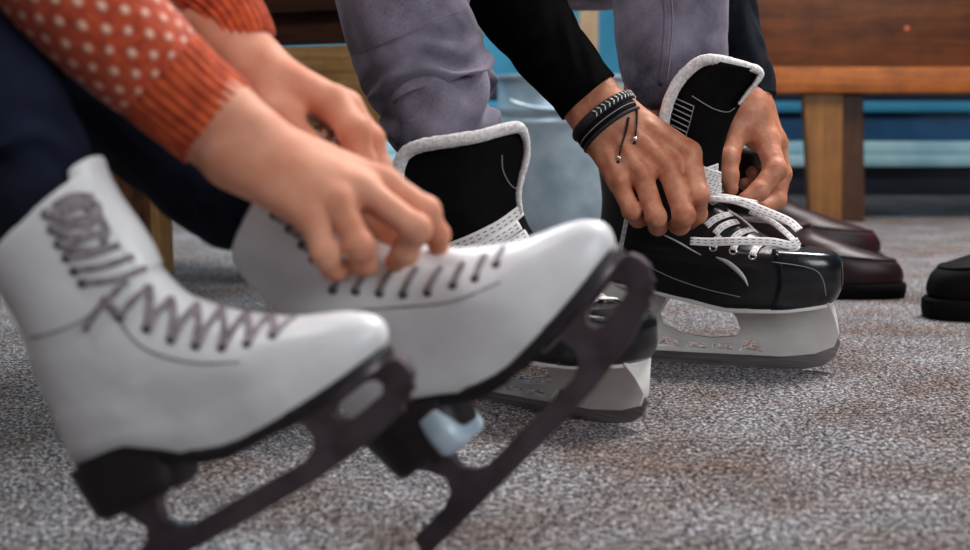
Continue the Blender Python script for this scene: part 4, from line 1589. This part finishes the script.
def band(c, Rx, Ry, r, flat, mat, name, parent, n=72, twist=None):
    e1, e2 = perp, wax.cross(perp)
    vs, fs = [], []
    m = 12
    for i in range(n):
        a = 2 * PI * i / n
        p = c + e1 * (Rx * math.cos(a)) + e2 * (Ry * math.sin(a))
        o_ = (e1 * math.cos(a) + e2 * math.sin(a)).normalized()
        for j in range(m):
            b = 2 * PI * j / m
            vs.append(p + o_ * (r * math.cos(b)) + wax * (flat * math.copysign(abs(math.sin(b)) ** 0.6, math.sin(b))))
    for i in range(n):
        for j in range(m):
            fs.append((i * m + j, ((i + 1) % n) * m + j, ((i + 1) % n) * m + (j + 1) % m, i * m + (j + 1) % m))
    return mesh_obj(name, vs, fs, mat, parent, world=True)


c1 = P(603.5, 117, 1.512)
c2 = P(608.5, 124.5, 1.510)
Rx1, Ry1 = 0.0372, 0.0315
b_1 = thing('bracelet', 'black braided bracelet flecked with silver on the tanned wrist, nearer the sleeve', 'bracelet', Matrix.Translation(c1))
e1, e2 = perp, wax.cross(perp)
for ph in range(3):
    pts = []
    for i in range(181):
        a = 2 * PI * i / 180
        q = 22 * a + ph * 2 * PI / 3
        o_ = (e1 * math.cos(a) + e2 * math.sin(a)).normalized()
        pts.append(c1 + e1 * (Rx1 * math.cos(a)) + e2 * (Ry1 * math.sin(a)) + wax * (0.0042 * math.sin(q)) + o_ * (0.0016 * math.cos(2 * q)))
    loft('strand', pts, [0.0029] * len(pts), MT['cord'], b_1, rings=400, segs=6, cap=False)
A = Acc()
for i in range(44):
    a = 2 * PI * i / 44
    if math.cos(a) < -0.15:
        continue
    o_ = (e1 * math.cos(a) + e2 * math.sin(a)).normalized()
    tg = (-e1 * (Rx1 * math.sin(a)) + e2 * (Ry1 * math.cos(a))).normalized()
    p = c1 + e1 * (Rx1 * math.cos(a)) + e2 * (Ry1 * math.sin(a)) + o_ * 0.0042
    for s_ in (-1, 1):
        A.add(ribbon_data([p + wax * 0.0004 * s_, p + wax * 0.0042 * s_ + tg * 0.0028], 0.0013, 0.0012, rings=4, nrm=tuple(o_), segs=6))
A.build('silver_thread', MT['silver_thread'], b_1)
b_2 = thing('bracelet', 'wide black leather bracelet with two dangling beaded cords, nearer the knuckles', 'bracelet', Matrix.Translation(c2))
band(c2, 0.0372, 0.0325, 0.0022, 0.0062, MT['bracelet_leather'], 'leather_band', b_2)
band(c2 + wax * 0.0008, 0.0392, 0.0345, 0.0006, 0.0005, MT['grey_line'], 'stitch_line', b_2)
band(c2 + wax * 0.0080, 0.0375, 0.033, 0.0022, 0.0022, MT['cord'], 'cord_loop', b_2)
bodyb = [BVHTree.FromPolygons([XF[man.name] @ v.co for v in mbody.data.vertices], [tuple(p.vertices) for p in mbody.data.polygons])]
for path in ([(629, 117), (626, 132), (621, 147), (619, 158)], [(637, 108), (637, 120), (636, 130), (635, 139)]):
    p_, n_ = lay(bodyb, path, 0.0025)
    if len(p_) >= 3:
        cd = loft('cord', p_, [0.0010] * len(p_), MT['cord'], b_2, rings=24, segs=8)
        v, f = sphere_data(p_[-1], 0.0030, 8)
        mesh_obj('bead', v, f, MT['bead'], cd, world=True)
        v, f = sphere_data(p_[-1] + (p_[-1] - p_[-2]).normalized() * 0.0042, 0.0019, 6)
        mesh_obj('knot', v, f, MT['cord'], cd, world=True)

# ---------------------------------------------------------------- the woman
X1, X2 = XF[s1.name], XF[s2.name]
wom = thing('person', 'person in dotted orange sweater and navy jeans lacing white figure skates, ring on finger', 'person', Matrix.Translation((-0.75, 0.95, 0)))
loc1 = lambda u, w: X1 @ B1.loc(u, 0, w)
loc2 = lambda u, w: X2 @ B2.loc(u, 0, w)
an1, an2 = loc1(75, 90), loc2(75, 90)
tp1, tp2 = loc1(82, 250), loc2(82, 250)
kn1, kn2 = P(-50, -75, 0.89), P(-60, -60, 1.10)
LG1 = [P(-14, 30, 0.865), P(12, 100, 0.848), P(40, 158, 0.838)]
hi1, hi2 = Vector((-0.88, 1.05, 0.52)), Vector((-0.88, 1.22, 0.52))
pel, chest, neck = Vector((-0.90, 1.13, 0.56)), Vector((-0.66, 1.08, 0.78)), Vector((-0.56, 1.06, 0.88))
shr, shl = Vector((-0.58, 0.92, 0.80)), Vector((-0.58, 1.24, 0.80))
wrr, wrl = P(216, 124, 0.862), P(246, 60, 0.975)
elr, ell = P(-50, -140, 0.855), P(20, -160, 1.04)
xs = axis(-1.15, 0.06, 0.016, [(-0.235, -0.02)], 0.0016)
ys = axis(0.72, 1.42, 0.016, [(0.80, 1.0)], 0.0018)
zs = axis(0.03, 1.22, 0.018, [(0.185, 0.36)], 0.0016)
F = Field(xs, ys, zs)
for a, b, ra, rb in ((pel, chest, 0.115, 0.10), (chest, neck, 0.09, 0.055), (neck, Vector((-0.50, 1.05, 0.93)), 0.05, 0.048), (shr, shl, 0.045, 0.045), (hi1, hi2, 0.09, 0.09),
                     (hi1, kn1, 0.075, 0.05), (hi2, kn2, 0.075, 0.05), (kn1, LG1[0], 0.044, 0.040), (LG1[0], LG1[1], 0.038, 0.032), (LG1[1], LG1[2], 0.030, 0.024), (LG1[2], tp1, 0.022, 0.020), (kn2, P(106, 98, 1.0), 0.044, 0.033), (P(106, 98, 1.0), P(226, 208, 0.945), 0.031, 0.023), (P(226, 208, 0.945), tp2, 0.023, 0.02), (tp1, an1, 0.024, 0.020), (tp2, an2, 0.024, 0.020),
                     (an1, loc1(250, 5), 0.022, 0.014), (an2, loc2(250, 5), 0.022, 0.014),
                     (shr, elr, 0.045, 0.034), (shl, ell, 0.045, 0.034), (elr, P(140, 54, 0.862), 0.033, 0.025), (ell, P(205, 12, 0.995), 0.033, 0.021)):
    F.add(V3(a), V3(b), ra * 0.93, rb * 0.93, 0.010)
hw_ = Vector((-0.42, 1.05, 1.0))
for a, b, ra, rb, k in ((hw_, hw_ + Vector((-0.03, 0, 0.04)), 0.078, 0.082, 0.03), (hw_ + Vector((0.03, 0, -0.055)), hw_ + Vector((0.045, 0, -0.085)), 0.05, 0.034, 0.04),
                        (hw_ + Vector((0.082, 0, -0.01)), hw_ + Vector((0.105, 0, -0.045)), 0.008, 0.012, 0.012), (hw_ + Vector((0.066, -0.032, 0.005)), hw_ + Vector((0.066, 0.032, 0.005)), 0.016, 0.016, 0.015),
                        (hw_ + Vector((0.082, -0.018, -0.075)), hw_ + Vector((0.082, 0.018, -0.075)), 0.008, 0.008, 0.01),
                        (hw_ + Vector((-0.01, -0.08, -0.03)), hw_ + Vector((-0.015, -0.083, 0.01)), 0.010, 0.014, 0.01), (hw_ + Vector((-0.01, 0.08, -0.03)), hw_ + Vector((-0.015, 0.083, 0.01)), 0.010, 0.014, 0.01)):
    F.add(V3(a), V3(b), ra, rb, k)
# right (nearer) wrist and hand
pw = (P(247, 92, 0.86) - P(185, 152, 0.86)) * 0.5
two(F, P(150, 66, 0.864), P(216, 122, 0.862), 0.023, 0.0205, pw * 0.22, 0.012)
two(F, P(216, 122, 0.862), P(240, 142, 0.858), 0.0205, 0.021, pw * 0.26, 0.012)
mr = {'i': P(384, 183, 0.872), 'm': P(362, 190, 0.852), 'r': P(338, 203, 0.840), 'p': P(312, 219, 0.836)}
for q, wx, wy, dd, r0, r1 in (('i', 262, 140, 0.868, 0.0145, 0.0100), ('m', 252, 148, 0.858, 0.0155, 0.0105), ('r', 240, 156, 0.852, 0.0150, 0.0100), ('p', 230, 162, 0.850, 0.0145, 0.0096)):
    F.add(V3(P(wx, wy, dd)), V3(mr[q]), r0, r1, 0.012)
F.add(V3(P(260, 160, 0.865)), V3(P(330, 196, 0.862)), 0.016, 0.012, 0.02)
# left (farther) wrist and hand
two(F, P(215, 22, 0.99), P(250, 62, 0.972), 0.0205, 0.0185, (P(269, 38, 0.98) - P(226, 52, 0.98)) * 0.16, 0.012)
ml = {'i': P(334, 104, 0.945), 'm': P(346, 107, 0.965), 'r': P(345, 112, 0.985), 'p': P(335, 118, 1.003)}
for q, wx, wy, dd, r0, r1 in (('i', 264, 72, 0.962, 0.0145, 0.0118), ('m', 264, 72, 0.972, 0.0155, 0.0110), ('r', 262, 74, 0.980, 0.0145, 0.0100), ('p', 258, 78, 0.988, 0.0135, 0.0090)):
    F.add(V3(P(wx, wy, dd)), V3(ml[q]), r0, r1, 0.012)
F.add(V3(P(254, 86, 0.962)), V3(P(284, 118, 0.942)), 0.0160, 0.0118, 0.012)
F.finger([(mr['i'], 0.0100), (P(426, 211, 0.868), 0.0088), (P(437, 235, 0.876), 0.0078), (P(439, 252, 0.884), 0.0066)])
F.finger([(mr['m'], 0.0104), (P(416, 229, 0.842), 0.0091), (P(405, 252, 0.852), 0.0082), (P(395, 262, 0.866), 0.0070)])
F.finger([(mr['r'], 0.0100), (P(360, 247, 0.828), 0.0088), (P(362, 262, 0.842), 0.0078), (P(367, 267, 0.858), 0.0066)])
F.finger([(mr['p'], 0.0094), (P(326, 254, 0.828), 0.0082), (P(334, 268, 0.840), 0.0073), (P(343, 271, 0.854), 0.0063)])
F.finger([(P(320, 185, 0.875), 0.0115), (P(362, 212, 0.885), 0.0100), (P(392, 240, 0.890), 0.0080)])
F.finger([(P(284, 118, 0.942), 0.0118), (P(305, 143, 0.930), 0.0095), (P(327, 157, 0.928), 0.0088), (P(345, 164, 0.934), 0.0072)])
F.finger([(ml['i'], 0.0128), (P(354, 130, 0.928), 0.0106), (P(362, 162, 0.932), 0.0094), (P(366, 185, 0.944), 0.0078)])
F.finger([(ml['m'], 0.0112), (P(370, 140, 0.958), 0.0098), (P(379, 168, 0.958), 0.0085), (P(380, 188, 0.964), 0.0070)])
F.finger([(ml['r'], 0.0102), (P(354, 142, 0.995), 0.0086), (P(337, 143, 0.99), 0.0076), (P(320, 133, 0.982), 0.0064)])
F.finger([(ml['p'], 0.0092), (P(352, 148, 1.018), 0.0080), (P(340, 158, 1.01), 0.0072), (P(330, 156, 1.0), 0.0062)])
np_obj('body', *F.mesh(), MT['skin_w'], wom)

v, f = torus_data(P(328, 137, 0.987), P(320, 133, 0.982) - P(337, 143, 0.99), 0.0088, 0.0018, 32, 10)
rg = thing('finger_ring', 'sparkling silver ring glinting between thumb and finger of the far hand', 'ring', Matrix.Translation(P(328, 137, 0.987)))
mesh_obj('band', v, f, MT['silver'], rg, world=True)
q = P(323, 131, 0.972)
bm = bmesh.new()
bmesh.ops.create_icosphere(bm, subdivisions=1, radius=0.0052)
bm.transform(Matrix.Translation(q))
bm.verts.index_update()
mesh_obj('gemstone', [v.co.copy() for v in bm.verts], [[v.index for v in f.verts] for f in bm.faces], MT['silver'], rg, world=True, smooth=False)
bm.free()

# clothes
G_ = Field(axis(-1.2, -0.2, 0.014, [], 1), axis(0.75, 1.45, 0.014, [], 1), axis(0.35, 1.05, 0.014, [], 1))
for a, b, ra, rb in ((pel, chest, 0.14, 0.125), (chest, neck, 0.11, 0.07), (shr, shl, 0.064, 0.064), (shr, elr, 0.06, 0.05), (shl, ell, 0.06, 0.05)):
    G_.add(V3(a), V3(b), ra, rb, 0.05)
sww = np_obj('sweater', *G_.mesh(), MT['knit'], wom)
G_ = Field(axis(-1.2, -0.25, 0.014, [], 1), axis(0.75, 1.45, 0.014, [], 1), axis(0.30, 0.75, 0.014, [], 1))
for a, b, ra, rb in ((hi1, hi2, 0.115, 0.115), (pel, pel + Vector((0, 0, 0.03)), 0.13, 0.13), (hi1, kn1, 0.095, 0.066), (hi2, kn2, 0.095, 0.070)):
    G_.add(V3(a), V3(b), ra, rb, 0.04)
jw = np_obj('jeans', *G_.mesh(), MT['jeans_navy'], wom)
planar_uv(jw)
loft('trouser_leg', [kn1, LG1[0], LG1[1], LG1[2], tp1, loc1(80, 170)], [0.064, pxr(66, 0.87), pxr(56, 0.85), (0.036, pxr(46, 0.84)), (0.026, 0.036), (0.022, 0.030)],
     MT['jeans_navy'], jw, rings=90, segs=56, ref=(0, -1, 0), disp=folds(4.0, 0.003, 0.3, 0.8, 120))
loft('trouser_leg', [kn2, P(30, 30, 1.05), P(106, 98, 1.0), P(174, 155, 0.965), P(226, 208, 0.945), tp2, loc2(80, 160)], [0.070, pxr(66, 1.05), pxr(56, 1.0), pxr(48, 0.965), (0.031, pxr(42, 0.945)), (0.027, 0.034), (0.022, 0.028)],
     MT['jeans_navy'], jw, rings=90, segs=56, ref=(0, -1, 0), disp=folds(8.0, 0.003, 0.3, 0.8, 120))


def knit_disp(L, t, th):
    return 0.0012 * nz(math.cos(th) * 1.5, math.sin(th) * 1.5, L * 16)


def rib_disp(n, amp):
    return lambda L, t, th: amp * math.copysign(abs(math.cos(n * th)) ** 0.7, math.cos(n * th)) + 0.0008 * nz(math.cos(th) * 2, math.sin(th) * 2, L * 30)


sl_r = loft('sleeve', [elr, P(16, -64, 0.848), P(82, 2, 0.850), P(122, 40, 0.856), P(156, 71, 0.864), P(170, 83, 0.866)],
            [0.052, pxr(62, 0.888), pxr(60, 0.882), pxr(58, 0.876), pxr(54, 0.872), pxr(47, 0.87)], MT['knit_dots'], sww, rings=90, segs=72, ref=(0, 1, 0), disp=knit_disp)
loft('cuff', [P(152, 67, 0.863), P(164, 78, 0.865), P(190, 101, 0.867), P(218, 124, 0.867)], [pxr(49, 0.87), pxr(53, 0.87), pxr(51, 0.867), pxr(50, 0.867)], MT['knit'], sl_r, rings=40, segs=300, ref=(0, -1, 0), disp=rib_disp(30, 0.0007))
sl_l = loft('sleeve', [ell, P(130, -80, 1.02), P(180, -30, 1.005), P(200, -8, 1.0)], [0.052, pxr(46, 1.02), pxr(40, 1.0), pxr(34, 1.0)], MT['knit_dots'], sww, rings=60, segs=64, ref=(0, 1, 0), disp=knit_disp)
loft('cuff', [P(188, -22, 1.002), P(208, -6, 0.994), P(235, 20, 0.984), P(247, 44, 0.980)], [pxr(32, 1.0), pxr(35, 1.0), pxr(32, 0.99), pxr(30, 0.98)], MT['knit'], sl_l, rings=40, segs=260, ref=(0, -1, 0), disp=rib_disp(26, 0.0007))
HF = Field(axis(-0.62, -0.25, 0.009, [], 1), axis(0.92, 1.18, 0.009, [], 1), axis(0.82, 1.18, 0.009, [], 1))
HF.add(V3(hw_ + Vector((-0.035, 0, 0.03))), V3(hw_ + Vector((0.0, 0, 0.06))), 0.088, 0.075, 0.02)
HF.add(V3(hw_ + Vector((-0.07, 0, 0.03))), V3(hw_ + Vector((-0.11, 0, -0.04))), 0.06, 0.045, 0.03)
np_obj('hair', *HF.mesh(), MT['hair'], wom)

# ================================================================== LIGHT
def area(name, loc, aim, size, power, col, sy=None):
    l = bpy.data.lights.new(name, 'AREA')
    l.shape = 'RECTANGLE'
    l.size = size
    l.size_y = sy or size
    l.energy = power
    l.color = col
    o = bpy.data.objects.new(name, l)
    COL.objects.link(o)
    o.location = loc
    o.rotation_euler = (Vector(aim) - Vector(loc)).to_track_quat('-Z', 'Y').to_euler()
    return o


area('overhead_light', (1.25, 2.4, 2.62), (0.3, 1.4, 0.1), 1.1, 195, (1.0, 0.97, 0.94))
area('window_light', (2.2, -1.1, 1.5), (0.1, 1.2, 0.15), 1.9, 60, (0.90, 0.96, 1.0), 1.5)
area('overhead_light', (-1.0, 0.5, 2.62), (-0.1, 1.0, 0.1), 1.0, 40, (0.98, 0.97, 1.0))  # unseen fill light, added to brighten the left front
area('overhead_light', (-0.9, 3.3, 2.62), (-0.6, 3.0, 0.0), 1.6, 85, (0.82, 0.95, 1.0))
W = bpy.data.worlds.new('World')
SC.world = W
W.use_nodes = True
W.node_tree.nodes['Background'].inputs['Color'].default_value = (0.60, 0.66, 0.80, 1)
W.node_tree.nodes['Background'].inputs['Strength'].default_value = 0.06

# ================================================================== CAMERA AND VIEW
cam = bpy.data.cameras.new('camera')
cam.sensor_width = 36.0
cam.lens = FPX * 36.0 / 970.0
cam.clip_start = 0.02
cam.dof.use_dof = True
cam.dof.focus_distance = 1.50
cam.dof.aperture_fstop = cam.lens / 1000.0 / 0.0100
cam.dof.aperture_blades = 0
co = bpy.data.objects.new('camera', cam)
COL.objects.link(co)
co.location = CAM
co.rotation_euler = (math.radians(90) - PITCH, 0, 0)
SC.camera = co
vs_ = SC.view_settings
vs_.view_transform = 'Standard'
vs_.look = 'None'
vs_.exposure = 0.0
vs_.gamma = 1.0
vs_.use_curve_mapping = False
